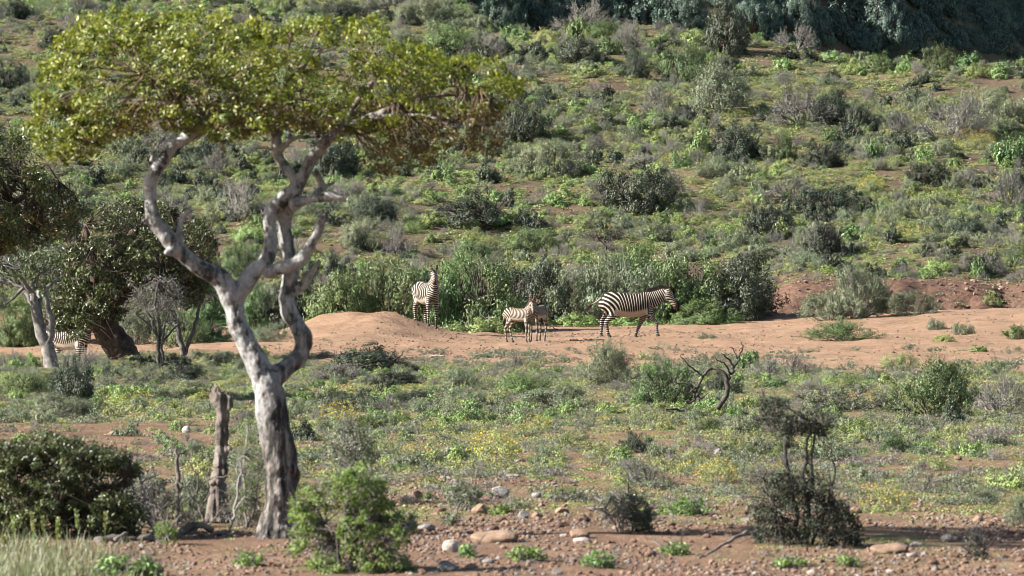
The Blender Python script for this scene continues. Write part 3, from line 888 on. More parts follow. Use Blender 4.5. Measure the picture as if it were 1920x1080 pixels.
def tuft(seed, style, lm):
    rng = np.random.default_rng(seed); g = Geo()
    if style == 'herb':
        n = 80; r = rng.random(n) ** .6; az = rng.uniform(0, 6.28, n)
        c = np.stack([r * np.cos(az), r * np.sin(az), rng.random(n) * (1 - r * .75) * 1.0 + .03], -1)
        d = np.stack([np.cos(az) * r, np.sin(az) * r, np.full(n, .5)], -1) + rng.normal(0, .5, (n, 3))
        nr = rng.normal(0, .4, (n, 3)) + np.stack([np.cos(az) * r, np.sin(az) * r, np.full(n, .7)], -1)
        s = rng.uniform(.7, 1.4, n)
        g.leaves(c, d, nr, .30 * s, .14 * s, 0, np.clip(rng.normal(.5, .22, n), 0, 1))
    elif style == 'grassy':
        n = 70; r = rng.random(n) ** .7 * .8; az = rng.uniform(0, 6.28, n)
        d = np.stack([np.cos(az) * r, np.sin(az) * r, np.full(n, .9)], -1) + rng.normal(0, .25, (n, 3)); d = nrm(d)
        L = rng.uniform(.4, 1.1, n)
        c = np.stack([r * np.cos(az), r * np.sin(az), np.zeros(n)], -1) + d * L[:, None] * .5
        g.leaves(c, d, rng.normal(size=(n, 3)), L, .07, 0, np.clip(rng.normal(.5, .22, n), 0, 1))
    elif style == 'twiggy':
        tips = twig_tree(g, rng, 12, 6, 2, 1.0, .022, upright=.8)
        cen = tips[rng.random(len(tips)) < .6]
        clump_leaves(g, rng, cen, .10, 2, .14, .05, up=.5)
    elif style == 'flowered':
        n = 80; r = rng.random(n) ** .6; az = rng.uniform(0, 6.28, n)
        c = np.stack([r * np.cos(az), r * np.sin(az), rng.random(n) * (1 - r * .7) + .03], -1)
        d = np.stack([np.cos(az) * r, np.sin(az) * r, np.full(n, 1.0)], -1) + rng.normal(0, .4, (n, 3))
        g.leaves(c, d, rng.normal(size=(n, 3)), .28, .09, 0, np.clip(rng.normal(.5, .2, n), 0, 1))
        m = 16; r = rng.random(m) ** .6 * .9; az = rng.uniform(0, 6.28, m)
        c = np.stack([r * np.cos(az), r * np.sin(az), 1.02 - r * .6], -1); nr = rng.normal(0, .4, (m, 3)); nr[:, 2] += 1
        g.leaves(c, rng.normal(size=(m, 3)), nr, .13, .11, 2, rng.random(m))
    return g.mesh("tuft", [lm, TWIG, FLOWER])

def cover_points(n, y0, y1, dens, umax=.098, power=2):
    """random ground points in a depth band, kept with probability dens(x, Y)"""
    t = RNG.random(n)
    Y = (y0 ** power + t * (y1 ** power - y0 ** power)) ** (1 / power)
    x = RNG.uniform(-umax, umax, n) * Y
    k = RNG.random(n) < dens(x, Y)
    x, Y = x[k], Y[k]
    return x, Y

def cover(name, style, lm, n, y0, y1, dens, wr, hr, label, sink=.02):
    x, Y = cover_points(n, y0, y1, dens)
    z = H(x, Y)
    m = len(x)
    w = RNG.uniform(*wr, m) * RNG.uniform(.6, 1, m)
    h = w * RNG.uniform(*hr, m)
    pts = np.stack([x, Y, z - sink], -1)
    rot = np.stack([RNG.normal(0, .12, m), RNG.normal(0, .12, m), RNG.uniform(0, 6.28, m)], -1)
    return scatter(name, [tuft(hash_(name) + i, style, lm) for i in range(3)], pts, rot, np.stack([w, w, h], -1), label)

def hash_(s): return sum(ord(c) * (i + 3) for i, c in enumerate(s)) % 9973

def patch(seed, sc, lo, hi):
    return lambda x, Y: sstep(lo, hi, fbm(x, Y * .6, sc, seed, 3))

def prod(*fs):
    def f(x, Y):
        r = 1
        for q in fs: r = r * q(x, Y)
        return r
    return f
V = veg_density
def dwarf(name, kind, n, y0, y1, dens, wr, hr, label):
    """dwarf bushes of the carpet, too many and too mixed together to count"""
    x, Y = cover_points(n, y0, y1, dens)
    m = len(x)
    w = (wr[0] + (wr[1] - wr[0]) * RNG.random(m) ** 1.8) / 2
    h = w * 2 * RNG.uniform(*hr, m)
    rot = np.stack([RNG.normal(0, .1, m), RNG.normal(0, .1, m), RNG.uniform(0, 6.28, m)], -1)
    return scatter(name, [p_[2] for p_ in protos(kind, False)], np.stack([x, Y, H(x, Y) - .03], -1), rot, np.stack([w, w, h], -1), label)

# hillside
HILL = lambda x, Y: sstep(186, 189, Y)
cover("hill_herbs", 'herb', LEAF['yellow'], 64000, 186, 294, prod(V, patch(100, 3, .3, .5)), (.16, .36), (.3, .6), "low yellow-green herbs carpeting the hillside")
cover("hill_greens", 'herb', LEAF['lime'], 20000, 186, 294, prod(V, patch(101, 3, .48, .62)), (.16, .36), (.35, .7), "patches of bright green herbs on the hillside")
cover("hill_scrub", 'twiggy', LEAF['grey'], 9000, 186, 294, prod(V, patch(102, 3, .40, .6)), (.2, .5), (.5, .8), "grey-green dwarf scrub over the hillside")
cover("hill_dry_scrub", 'twiggy', LEAF['dry'], 9000, 184, 290, prod(lambda x, Y: .3 + .4 * V(x, Y), patch(103, 3, .48, .62)), (.15, .4), (.4, .8), "dry brownish dwarf scrub on the hillside")
cover("hill_flowers", 'flowered', LEAF['yellow'], 6000, 190, 290, prod(V, patch(104, 4, .52, .64)), (.2, .45), (.4, .7), "yellow flowering herbs on the hillside")
dwarf("hill_cushions", 'cushion', 17000, 187, 290, prod(V, patch(151, 3, .36, .54)), (.3, .9), (.32, .5), "rounded yellow-green cushions spread over the hillside")
dwarf("hill_limes", 'lime', 6000, 187, 290, prod(V, patch(152, 4, .44, .58)), (.35, 1.1), (.4, .6), "rounded light green dwarf bushes spread over the hillside")
dwarf("hill_grey_dwarfs", 'grey', 3800, 187, 290, prod(lambda x, Y: .2 + .8 * V(x, Y), patch(153, 3, .40, .56)), (.4, 1.3), (.45, .7), "grey-green dwarf bushes spread over the hillside")
dwarf("hill_dark_dwarfs", 'dark', 4200, 187, 290, prod(V, patch(154, 3, .46, .6)), (.35, 1.1), (.5, .75), "dark dwarf bushes spread over the hillside")
dwarf("hill_twig_dwarfs", 'twig', 3000, 187, 290, prod(lambda x, Y: .3 + .7 * V(x, Y), patch(155, 3, .44, .6)), (.4, 1.2), (.5, .75), "bare grey dwarf bushes spread over the hillside")
dwarf("far_scrub", 'far', 2600, 296, 400, lambda x, Y: 0 * x + 1, (.8, 2.2), (.5, .8), "haze-tinted scrub covering the shaded far slope")
# the flat
cover("flat_herbs", 'herb', LEAF['lime'], 34000, 57, 140, V, (.05, .14), (.3, .6), "low bright herbs covering the flat")
cover("flat_yellow_herbs", 'herb', LEAF['yellow'], 30000, 57, 140, prod(V, patch(110, 2, .35, .5)), (.06, .15), (.3, .6), "low yellow-green herbs covering the flat")
cover("flat_grey_herbs", 'grassy', LEAF['grey'], 14000, 60, 140, prod(V, patch(111, 2, .42, .56)), (.06, .14), (.5, 1.0), "grey-green grassy herbs on the flat")
cover("flat_scrub", 'twiggy', LEAF['grey'], 7000, 60, 138, prod(V, patch(112, 2.5, .44, .58)), (.12, .30), (.5, .8), "grey dwarf scrub on the flat")
cover("flat_mauve_scrub", 'twiggy', LEAF['dry'], 5000, 58, 136, prod(V, patch(113, 2.5, .48, .6)), (.12, .28), (.5, .8), "dry mauve dwarf scrub on the flat")
cover("flat_flowers", 'flowered', LEAF['yellow'], 6000, 58, 120, prod(V, patch(114, 2.5, .46, .6)), (.08, .2), (.5, .8), "yellow flowering herbs on the flat")
dwarf("flat_grey_dwarfs", 'grey', 1500, 64, 132, prod(V, patch(161, 2.5, .44, .58)), (.2, .65), (.45, .65), "grey-green dwarf bushes spread over the flat")
dwarf("flat_cushions", 'cushion', 2400, 62, 130, prod(V, patch(162, 2.5, .42, .56)), (.2, .6), (.32, .5), "yellow-green cushions spread over the flat")
dwarf("flat_limes", 'lime', 1700, 70, 132, prod(V, patch(163, 3, .46, .6)), (.2, .6), (.4, .6), "light green dwarf bushes spread over the flat")
dwarf("flat_twig_dwarfs", 'mauve', 700, 62, 128, prod(V, patch(164, 2.5, .46, .6)), (.2, .6), (.4, .6), "dry mauve dwarf bushes spread over the flat")
# the stony foreground
cover("foreground_herbs", 'herb', LEAF['lime'], 14000, 45, 63, V, (.03, .085), (.3, .6), "small bright herbs between the stones")
cover("foreground_grass", 'grassy', LEAF['yellow'], 9000, 46, 64, prod(V, patch(121, 1.2, .4, .55)), (.03, .08), (.5, 1.0), "thin yellow-green grass between the stones")
cover("foreground_litter", 'twiggy', LEAF['dry'], 900, 45, 60, patch(122, 1.2, .5, .64), (.06, .16), (.2, .5), "dry twig litter between the stones")
# sand: a few sprouts, and scrub straggling over its front edge
cover("sand_edge_scrub", 'twiggy', LEAF['grey'], 2600, 118, 146, lambda x, Y: sand_mask(x, Y) * sstep(.50, .64, fbm(x, Y * .4, 2.2, 131, 3)) * (1 - sstep(128, 146, Y)), (.15, .4), (.5, .8), "grey scrub straggling over the front edge of the sand")
cover("sand_sprouts", 'herb', LEAF['grey'], 2600, 120, 184, lambda x, Y: .5 * sstep(.5, .66, fbm(x, Y, 3, 130, 2)) * sand_mask(x, Y), (.06, .2), (.3, .7), "scattered grey sprouts on the sand")

# ------------------------------------------------------------------ stones
def rock_mesh(seed, mats, flat=.65, angular=.35, sub=2):
    import bmesh
    rng = np.random.default_rng(seed)
    bm = bmesh.new(); bmesh.ops.create_icosphere(bm, subdivisions=sub, radius=1)
    vv = np.array([v.co[:] for v in bm.verts])
    for _ in range(7):      # flat faces cut off
        n = nrm(rng.normal(size=3)); dcut = rng.uniform(1 - angular, 1.0)
        s = vv @ n; over = s > dcut
        vv[over] -= np.outer(s[over] - dcut, n)
    vv += (fbm(vv[:, 0] + seed, vv[:, 1] + vv[:, 2] * .7, .6, seed, 2) - .5)[:, None] * .22 * nrm(vv)
    vv[:, 2] *= flat; vv[:, 1] *= rng.uniform(.7, .95)
    for v, c in zip(bm.verts, vv): v.co = c
    me = bpy.data.meshes.new("stone"); bm.to_mesh(me); bm.free()
    for m in mats: me.materials.append(m)
    return me

STONE = {
    'red': plain_mat("stone_reddish", (.09, .052, .037), (.19, .118, .086), 2.2, .9, .5, objvar=.5),
    'grey': plain_mat("stone_grey", (.13, .12, .11), (.235, .215, .2), 2.2, .9, .5, objvar=.4),
    'pale': plain_mat("stone_pale", (.24, .20, .172), (.38, .33, .295), 2.0, .9, .4, objvar=.25),
    'tan': plain_mat("stone_tan", (.155, .10, .068), (.26, .178, .122), 2.2, .9, .5, objvar=.3),
}
ROCKS = {k: [rock_mesh(40 + i + 10 * j, [m], .55 + .1 * i, .42) for i in range(4)] for j, (k, m) in enumerate(STONE.items())}
def stone(px, py, w, h, col, label=None, phrase=None, name="stone", rz=None, mesh=None, group=None):
    x, Y, z = G(px, py - h * .15)
    rw = w / 2 / FPX * Y; rh = h / 2 / FPX * Y
    me = mesh or prng.choice(ROCKS[col])
    zz = max(v.co.z for v in me.vertices)
    o = put(name, me, None, (x, Y, z + rh * .55), prng.uniform(-.5, .5) + (math.pi if prng.random() < .5 else 0) if rz is None else rz, (rw, rw * prng.uniform(.8, 1.1), rh / zz * 1.0))
    tag(o, label, "stone", group)
    if label is None: REG.append((o, px, py - h / 2, {'red': "reddish stone", 'grey': "grey stone", 'pale': "pale stone", 'tan': "tan stone"}[col], w))
    if phrase: LM.append((px, py - h / 2, phrase))
    return o
ROUND = rock_mesh(5, [STONE['pale']], .9, .12, 3)
SLAB = rock_mesh(11, [STONE['tan']], .5, .45, 3)
stone(845, 1040, 33, 30, 'pale', "round smooth pale boulder on bare stony soil", "the round pale boulder", "boulder", mesh=ROUND)
stone(930, 1022, 96, 30, 'tan', "long flat brown slab with a dark end beside the round pale boulder", "the long brown slab", "stone_slab", rz=.1, mesh=SLAB)
stone(938, 932, 38, 22, 'pale', "pale angular stone near the green band beyond the brown slab", "the pale angular stone")
stone(1085, 1012, 44, 22, 'tan', "tan angular stone left of the small dark bush", "the tan angular stone")
stone(1092, 1020, 36, 14, 'pale', "flat pinkish stone at the front of the tan angular one")
stone(900, 968, 36, 26, 'tan', "tan block beyond the brown slab", "the tan block")
stone(1670, 1040, 78, 24, 'red', "flat brown slab lying right of the dark tufted shrub", "the flat brown slab by the dark shrub", "stone_slab", rz=.06, mesh=SLAB)
stone(1776, 1020, 28, 20, 'grey', "blue-grey rounded stone right of the flat brown slab", "the blue-grey rounded stone")
stone(1718, 1030, 26, 14, 'pale', "pale stone between the flat brown slab and blue-grey stone")
stone(1368, 925, 26, 14, 'pale', "pale flat stone left of the dark tufted shrub", "the pale flat stone left of the dark shrub")
stone(1520, 985, 30, 20, 'grey', "grey stone half hidden at the dark tufted shrub's base")
stone(1755, 880, 24, 10, 'pale', "flat pale stone on the green ground beneath the large feathery bush", "the flat pale stone on the green ground")
stone(1779, 842, 28, 12, 'tan', "tan flat stone below the large feathery bush's right side", "the tan flat stone on the green ground")
stone(350, 815, 17, 18, 'pale', "upright pale stone on the red ground left of the dead stump", "the upright pale stone by the stump")
stone(820, 672, 30, 7, 'pale', "flat white stone on the sand right of the wide dark bush", "the flat white stone on the sand")
stone(1042, 690, 46, 7, 'red', "dark flat rock on the sand's front edge before the foals", "the dark flat rock on the sand edge")
stone(1410, 695, 20, 14, 'tan', "tan rock at the sand edge beside the grey dead twigs", "the tan rock by the dead twigs")
stone(1755, 114, 24, 6, 'pale', "white rock lying near the crest on the upper right hillside")
stone(782, 940, 24, 22, 'red', "dark reddish block on the bare ground beyond the bright green bush", "the dark reddish block")
stone(800, 1000, 40, 18, 'grey', "grey broken stone at the bright green bush's outer edge")
stone(1075, 935, 26, 12, 'pale', "pale low stone right of the pale angular stone")
stone(980, 975, 26, 18, 'grey', "grey square stone right of the tan block")
stone(835, 1075, 50, 26, 'grey', "large grey stone at the very bottom below the round boulder", "the large grey stone at the bottom")
stone(720, 905, 26, 14, 'pale', "pale stone behind the bright green bush's top")
stone(960, 896, 30, 8, 'pale', "thin pale flat stone on the green band above the pale angular stone", "the thin pale flat stone")
sr = random.Random(5)
taken = []
n_ok = 0
for _ in range(6000):
    if n_ok >= 230: break
    if sr.random() < .72:
        px = sr.uniform(690, 1925); py = 1082 - 150 * sr.random() ** 1.1
    elif sr.random() < .5:
        px = sr.uniform(560, 900); py = sr.uniform(860, 910)
    else:
        px = sr.uniform(0, 1920); py = sr.uniform(800, 1000)
    x, Y, z = G(px, py)
    if veg_density(x, Y) > .55 and sr.random() < .75: continue
    w = sr.choice([9, 11, 13, 15, 18, 22, 27]) * (1 if py > 900 else .8)
    h = w * sr.uniform(.4, .7)
    if any(abs(a - px) < (c + w) * .5 and abs(b - py) < (c + w) * .3 for a, b, c in taken): continue
    taken.append((px, py, w))
    stone(px, py, w, h, sr.choices(['red', 'grey', 'pale', 'tan'], [8, 3, 1.2, 4])[0], group="loose stones on the bare ground"); n_ok += 1

def gravel(name, n, y0, y1, dens, size, label, mats, pw=4):
    x, Y = cover_points(n, y0, y1, dens)
    m = len(x)
    s = size[0] + (size[1] - size[0]) * RNG.random(m) ** pw
    pts = np.stack([x, Y, H(x, Y) + s * .2], -1)
    rot = np.stack([RNG.normal(0, .3, m), RNG.normal(0, .3, m), RNG.uniform(0, 6.28, m)], -1)
    sc = np.stack([s, s, s], -1) * RNG.uniform(.75, 1.25, (m, 3))
    scatter(name, [rock_mesh(200 + i, [mt], .6, .45, 1) for i, mt in enumerate(mats)], pts, rot, sc, label)
bare = lambda x, Y: 1 - .8 * V(x, Y)
S_ = STONE
gravel("foreground_gravel", 60000, 45.5, 66, prod(bare, patch(141, .9, .36, .58)), (.007, .036), "loose reddish gravel over the bare foreground", [S_['red'], S_['tan'], S_['red'], S_['grey'], S_['tan'], S_['red']], 2.6)
gravel("flat_gravel", 9000, 62, 126, prod(bare, patch(142, 2, .4, .6)), (.015, .05), "loose stones between the low plants of the flat", [S_['red'], S_['tan'], S_['grey']])
gravel("sand_clods", 40000, 122, 186, lambda x, Y: sand_mask(x, Y) * (.06 + .94 * sstep(.46, .60, fbm(x, Y * .5, 2.6, 143, 3))) * (1 - .75 * sstep(5, 9, x)), (.010, .055), "small clods and pebbles over the sand", [S_['tan'], S_['red'], S_['tan']])
gravel("bank_rubble", 5000, 183, 196, lambda x, Y: np.clip(bank_mask(x, Y) + .25 * (x > 4), 0, 1), (.03, .11), "reddish rubble on the eroded bank", [S_['red'], S_['red'], S_['tan']])
gravel("hill_rubble", 14000, 188, 285, lambda x, Y: (1 - V(x, Y)) * .8, (.03, .12), "reddish rubble on the bare hill patches", [S_['red'], S_['tan'], S_['grey']])
# ------------------------------------------------------------------ the big flat-topped tree
def bark_mat():
    m, nt, b, out = newmat("bark_pale")
    tc = nt.nodes.new("ShaderNodeTexCoord").outputs["Object"]
    mp = nt.nodes.new("ShaderNodeMapping"); mp.inputs["Scale"].default_value = (1, 1, .55); nt.links.new(tc, mp.inputs[0])
    n1 = noise(nt, 8.5, 6, .75, mp.outputs[0]); n2 = noise(nt, 30, 4, .7, tc)
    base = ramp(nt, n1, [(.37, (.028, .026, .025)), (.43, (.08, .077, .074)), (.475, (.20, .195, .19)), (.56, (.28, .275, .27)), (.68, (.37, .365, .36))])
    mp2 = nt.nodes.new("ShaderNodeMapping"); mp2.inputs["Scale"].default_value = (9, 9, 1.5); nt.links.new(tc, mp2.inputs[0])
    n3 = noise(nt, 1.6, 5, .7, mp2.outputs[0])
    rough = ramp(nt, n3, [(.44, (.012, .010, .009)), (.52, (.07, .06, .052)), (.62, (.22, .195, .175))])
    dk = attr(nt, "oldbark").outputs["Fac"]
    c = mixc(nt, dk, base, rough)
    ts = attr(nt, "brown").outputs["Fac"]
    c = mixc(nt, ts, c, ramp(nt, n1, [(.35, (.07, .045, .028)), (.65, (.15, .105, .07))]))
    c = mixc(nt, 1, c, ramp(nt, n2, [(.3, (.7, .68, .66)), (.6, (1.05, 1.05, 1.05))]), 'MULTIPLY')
    nt.links.new(c, b.inputs["Base Color"]); b.inputs["Roughness"].default_value = .75; b.inputs["Specular IOR Level"].default_value = .3
    bp = nt.nodes.new("ShaderNodeBump"); bp.inputs["Strength"].default_value = .8; bp.inputs["Distance"].default_value = .02
    nt.links.new(math_(nt, 'ADD', math_(nt, 'MULTIPLY', n1, .6), math_(nt, 'ADD', math_(nt, 'MULTIPLY', n2, .4), math_(nt, 'MULTIPLY', math_(nt, 'MULTIPLY', n3, dk), 1.2))), bp.inputs["Height"])
    nt.links.new(bp.outputs[0], b.inputs["Normal"])
    return m
BARK = bark_mat()

def limb(g, pix, Y, dys, widths, org, step=.035, k=14, wob=.0):
    """a limb traced through photograph pixels at depth Y + dy; widths in pixels"""
    pts = np.array([P(px, py, Y + dy) for (px, py), dy in zip(pix, dys)]) - org
    rad = np.array(widths) / 2 / FPX * Y
    p, r = smooth_path(pts, rad, step)
    g.tube(p, r, k)
    return p, r

TY = 53.0
bx, _, bz = G(518, 1022)
TORG = np.array([(518 - 960) / FPX * TY, TY, float(H((518 - 960) / FPX * TY, TY))])
tg = Geo()
def L(pix, dy, w, **k): return limb(tg, pix, TY, np.broadcast_to(dy, (len(pix),)) if np.ndim(dy) else np.full(len(pix), dy), w, TORG, **k)
L([(518, 1040), (519, 1005), (524, 955), (528, 895), (523, 840), (512, 790), (506, 745), (498, 708)], 0, [112, 88, 68, 60, 64, 62, 56, 52])
L([(505, 1035), (508, 1000), (515, 950)], -.06, [60, 40, 30]); L([(540, 1038), (535, 1000), (530, 940)], .08, [70, 50, 40])
L([(500, 715), (482, 680), (462, 645), (443, 598), (437, 562)], 0, [52, 47, 42, 41, 42])
L([(437, 568), (418, 527), (380, 505), (350, 483), (320, 452), (293, 420), (283, 400), (283, 365), (285, 333), (300, 308), (320, 281), (343, 260), (366, 246), (388, 226), (408, 205)],
  [0, -.04, -.1, -.14, -.18, -.22, -.24, -.25, -.26, -.26, -.26, -.25, -.25, -.2, -.15], [42, 40, 35, 33, 31, 30, 28, 24, 23, 24, 24, 24, 23, 18, 14])
L([(437, 565), (456, 538), (476, 510), (499, 488), (508, 458), (506, 424), (510, 398), (527, 378), (547, 360), (563, 342), (574, 314), (592, 286), (612, 262), (636, 247), (680, 226), (740, 202)],
  [0, 0, .02, .04, .05, .06, .05, .04, .02, 0, 0, -.02, -.05, -.1, -.2, -.3], [42, 36, 31, 29, 27, 26, 27, 30, 34, 28, 25, 24, 22, 20, 15, 11])
L([(503, 716), (535, 690), (560, 668), (570, 642), (559, 614), (541, 587), (536, 560), (543, 527), (546, 495), (537, 458), (532, 421), (537, 393), (552, 365)],
  [0, .08, .14, .18, .2, .2, .2, .2, .2, .2, .18, .12, .03], [46, 36, 34, 32, 31, 31, 30, 30, 29, 29, 28, 28, 28])
L([(498, 512), (520, 505), (540, 499), (566, 486), (581, 462), (597, 434), (608, 408), (614, 401)], [.03, -.05, -.09, -.12, -.15, -.2, -.25, -.26], [24, 23, 22, 21, 19, 17, 13, 9])
L([(551, 546), (566, 536), (583, 513), (600, 489)], [.2, .15, .1, .05], [20, 17, 15, 10])
L([(548, 383), (566, 378), (592, 373), (624, 368), (645, 376), (654, 378)], [0, -.05, -.12, -.2, -.25, -.26], [26, 18, 15, 13, 10, 6])
L([(584, 374), (593, 362), (606, 351), (626, 343)], [-.1, -.1, -.05, 0], [15, 13, 11, 7])
L([(606, 352), (599, 336), (590, 322)], [-.06, -.1, -.16], [12, 9, 6])
L([(557, 346), (545, 326), (534, 312), (522, 290), (518, 264), (521, 228), (516, 200), (500, 180), (478, 172)], [0, 0, .05, .1, .12, .12, .12, .1, .1], [26, 22, 19, 18, 19, 18, 16, 13, 10])
L([(521, 282), (535, 272), (546, 262), (573, 256), (600, 257)], [.1, .05, 0, -.08, -.12], [16, 14, 11, 10, 8])
L([(540, 268), (543, 250), (536, 232), (534, 215)], [.05, .1, .14, .2], [12, 12, 10, 8])
L([(338, 462), (336, 440), (340, 410), (346, 402), (358, 393)], [-.16, -.16, -.18, -.2, -.22], [14, 12, 11, 10, 7])
L([(284, 304), (289, 286), (299, 268), (309, 258)], [-.27, -.27, -.26, -.25], [9, 7, 6, 4])
L([(300, 430), (278, 417), (266, 412)], [-.2, -.24, -.28], [22, 14, 8])
L([(326, 470), (316, 473), (310, 474)], [-.2, -.26, -.3], [22, 12, 6])
# limbs inside the crown
L([(345, 258), (338, 215), (335, 190), (320, 160), (296, 143), (270, 138)], [-.25, -.2, -.3, -.4, -.5, -.6], [13, 12, 11, 10, 9, 6])
L([(366, 246), (372, 205), (362, 190), (338, 180)], [-.25, -.1, 0, .1], [16, 13, 11, 9])
L([(408, 205), (440, 175), (470, 140)], [-.15, -.1, 0], [13, 10, 7])
L([(516, 200), (530, 165), (560, 130), (600, 100)], [.12, .2, .3, .4], [15, 12, 10, 7])
L([(636, 247), (660, 205), (690, 165), (720, 130)], [-.1, .1, .2, .3], [14, 12, 10, 7])
L([(740, 202), (780, 186), (830, 178), (880, 178)], [-.3, -.3, -.2, -.1], [12, 10, 8, 5])
L([(700, 220), (760, 215), (820, 220), (870, 240)], [-.25, -.5, -.7, -.8], [11, 9, 7, 5])
tm = tg.mesh("trunk", [BARK], smooth=True)
tm = remesh(tm, .0095, 2)
tv = vcos(tm)
d_ = (fbm(tv[:, 0] * 3 + 9, tv[:, 2] * 2 + tv[:, 1], .30, 301, 3) - .5) * .045 + (fbm(tv[:, 0] + tv[:, 1], tv[:, 2], .09, 302, 2) - .5) * .012
nv = np.empty(len(tm.vertices) * 3); tm.vertices.foreach_get("normal", nv); nv = nv.reshape(-1, 3)
grow = sstep(1.3, .2, tv[:, 2])
tv2 = tv + nv * (d_ * (1 + .8 * grow))[:, None]
tm.vertices.foreach_set("co", tv2.astype(np.float32).ravel())
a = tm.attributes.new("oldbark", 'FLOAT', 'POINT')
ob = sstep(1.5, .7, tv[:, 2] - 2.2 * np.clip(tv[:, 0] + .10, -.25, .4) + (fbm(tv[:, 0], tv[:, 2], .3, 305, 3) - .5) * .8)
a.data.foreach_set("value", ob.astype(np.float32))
a = tm.attributes.new("brown", 'FLOAT', 'POINT')
a.data.foreach_set("value", (sstep(3.78, 4.15, tv[:, 2]) * .85).astype(np.float32))
tm.polygons.foreach_set("use_smooth", np.ones(len(tm.polygons), bool))
big = empty("flat_topped_tree", tuple(TORG))
tag(big, "flat-topped tree with a pale twisted trunk and glossy olive crown", "tree")
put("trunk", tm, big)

# crown: clumps spread through an umbrella-shaped volume
CROWN = [(62, 235), (78, 165), (88, 120), (120, 75), (150, 46), (205, 30), (290, 40), (350, 26), (400, 30), (440, 50), (520, 56), (590, 38), (650, 44), (690, 34), (712, 60), (745, 90), (800, 96),
         (845, 118), (885, 106), (925, 126), (965, 152), (982, 168), (940, 198), (900, 206), (820, 208), (760, 226), (700, 238), (650, 246), (600, 236), (540, 226), (480, 246), (430, 258), (380, 252), (310, 232), (250, 236),
         (205, 262), (160, 285), (110, 292), (75, 272)]
def inside(px, py, poly):
    r = np.zeros(len(px), bool); n = len(poly)
    for i in range(n):
        x1, y1 = poly[i]; x2, y2 = poly[(i + 1) % n]
        c = ((y1 > py) != (y2 > py)) & (px < (x2 - x1) * (py - y1) / (y2 - y1 + 1e-9) + x1)
        r ^= c
    return r
def crown_clumps(rng, poly, n, Y, cx, rx, dmax, org, power=1.0):
    px = rng.uniform(min(p[0] for p in poly), max(p[0] for p in poly), n * 6); py = rng.uniform(min(p[1] for p in poly), max(p[1] for p in poly), n * 6)
    k = inside(px, py, poly); px, py = px[k][:n], py[k][:n]
    dm = dmax * np.sqrt(np.maximum(.04, 1 - ((px - cx) / rx) ** 2))
    dy = rng.uniform(-1, 1, len(px)) * dm
    pts = np.array([P(a, b, Y + c) for a, b, c in zip(px, py, dy)]) - org
    return pts, px, py
crng = np.random.default_rng(77)
cc, cpx, cpy = crown_clumps(crng, CROWN, 620, TY, 520, 470, 1.55, TORG)
hole = fbm(cc[:, 0] + 20, cc[:, 2] * 1.6 + cc[:, 1] * .8, .42, 310, 2)
thin = .36 + .10 * sstep(-1.0, 2.2, cc[:, 0])
cc = cc[(hole > thin) | (crng.random(len(cc)) < .25)]
cg = Geo()
clump_leaves(cg, crng, cc, crng.uniform(.06, .15, len(cc)), 64, .046, .020, 0, up=.45, flat=.7, vshift=0, ctr=(-.1, 0, 3.2), face=.6)
# spiky shoots along the outline
edge = []
for i in range(len(CROWN)):
    (x1, y1), (x2, y2) = CROWN[i], CROWN[(i + 1) % len(CROWN)]
    m = max(1, int(math.hypot(x2 - x1, y2 - y1) / 9))
    for j in range(m):
        t = (j + crng.random()) / m
        edge.append((x1 + (x2 - x1) * t + crng.normal(0, 7), y1 + (y2 - y1) * t + crng.normal(0, 7), crng.uniform(-.7, .7)))
ec = np.array([P(a, b, TY + c) for a, b, c in edge]) - TORG
clump_leaves(cg, crng, ec, crng.uniform(.04, .09, len(ec)), 26, .050, .021, 0, up=.7, flat=.9, vshift=.08)
crown = put("crown", cg.mesh("crown", [LEAF['crown']]), big)
# the thin brownish drooping part under the right half, and tatters below the left
LOW = [(690, 232), (780, 214), (880, 205), (940, 205), (950, 240), (942, 285), (900, 296), (850, 292), (800, 312), (740, 322), (690, 330), (680, 300), (720, 262)]
lc, _, _ = crown_clumps(crng, LOW, 190, TY, 820, 200, .9, TORG)
lg = Geo()
clump_leaves(lg, crng, lc, crng.uniform(.05, .12, len(lc)), 20, .045, .02, 0, up=.1, flat=.8)
UND = [(110, 200), (300, 190), (500, 190), (640, 190), (800, 190), (760, 225), (640, 240), (470, 250), (300, 235), (150, 265)]  # brown leaves along the crown's underside, its shade put into their colour
uc, _, _ = crown_clumps(crng, UND, 240, TY, 480, 420, 1.3, TORG)
clump_leaves(lg, crng, uc, crng.uniform(.05, .12, len(uc)), 24, .045, .02, 0, up=.0, flat=.7)
tat = np.array([P(a, b, TY + c) for a, b, c in [(95, 305, .2), (120, 300, -.3), (180, 290, .1), (280, 300, -.2), (420, 285, .2), (418, 268, .15), (700, 340, .1), (640, 262, -.3), (590, 244, .2), (215, 275, -.2), (150, 295, .3)]]) - TORG
clump_leaves(lg, crng, tat, .06, 16, .05, .022, 0, up=.0)
put("drooping_foliage", lg.mesh("drooping_foliage", [LEAF['crown_brown']]), big)
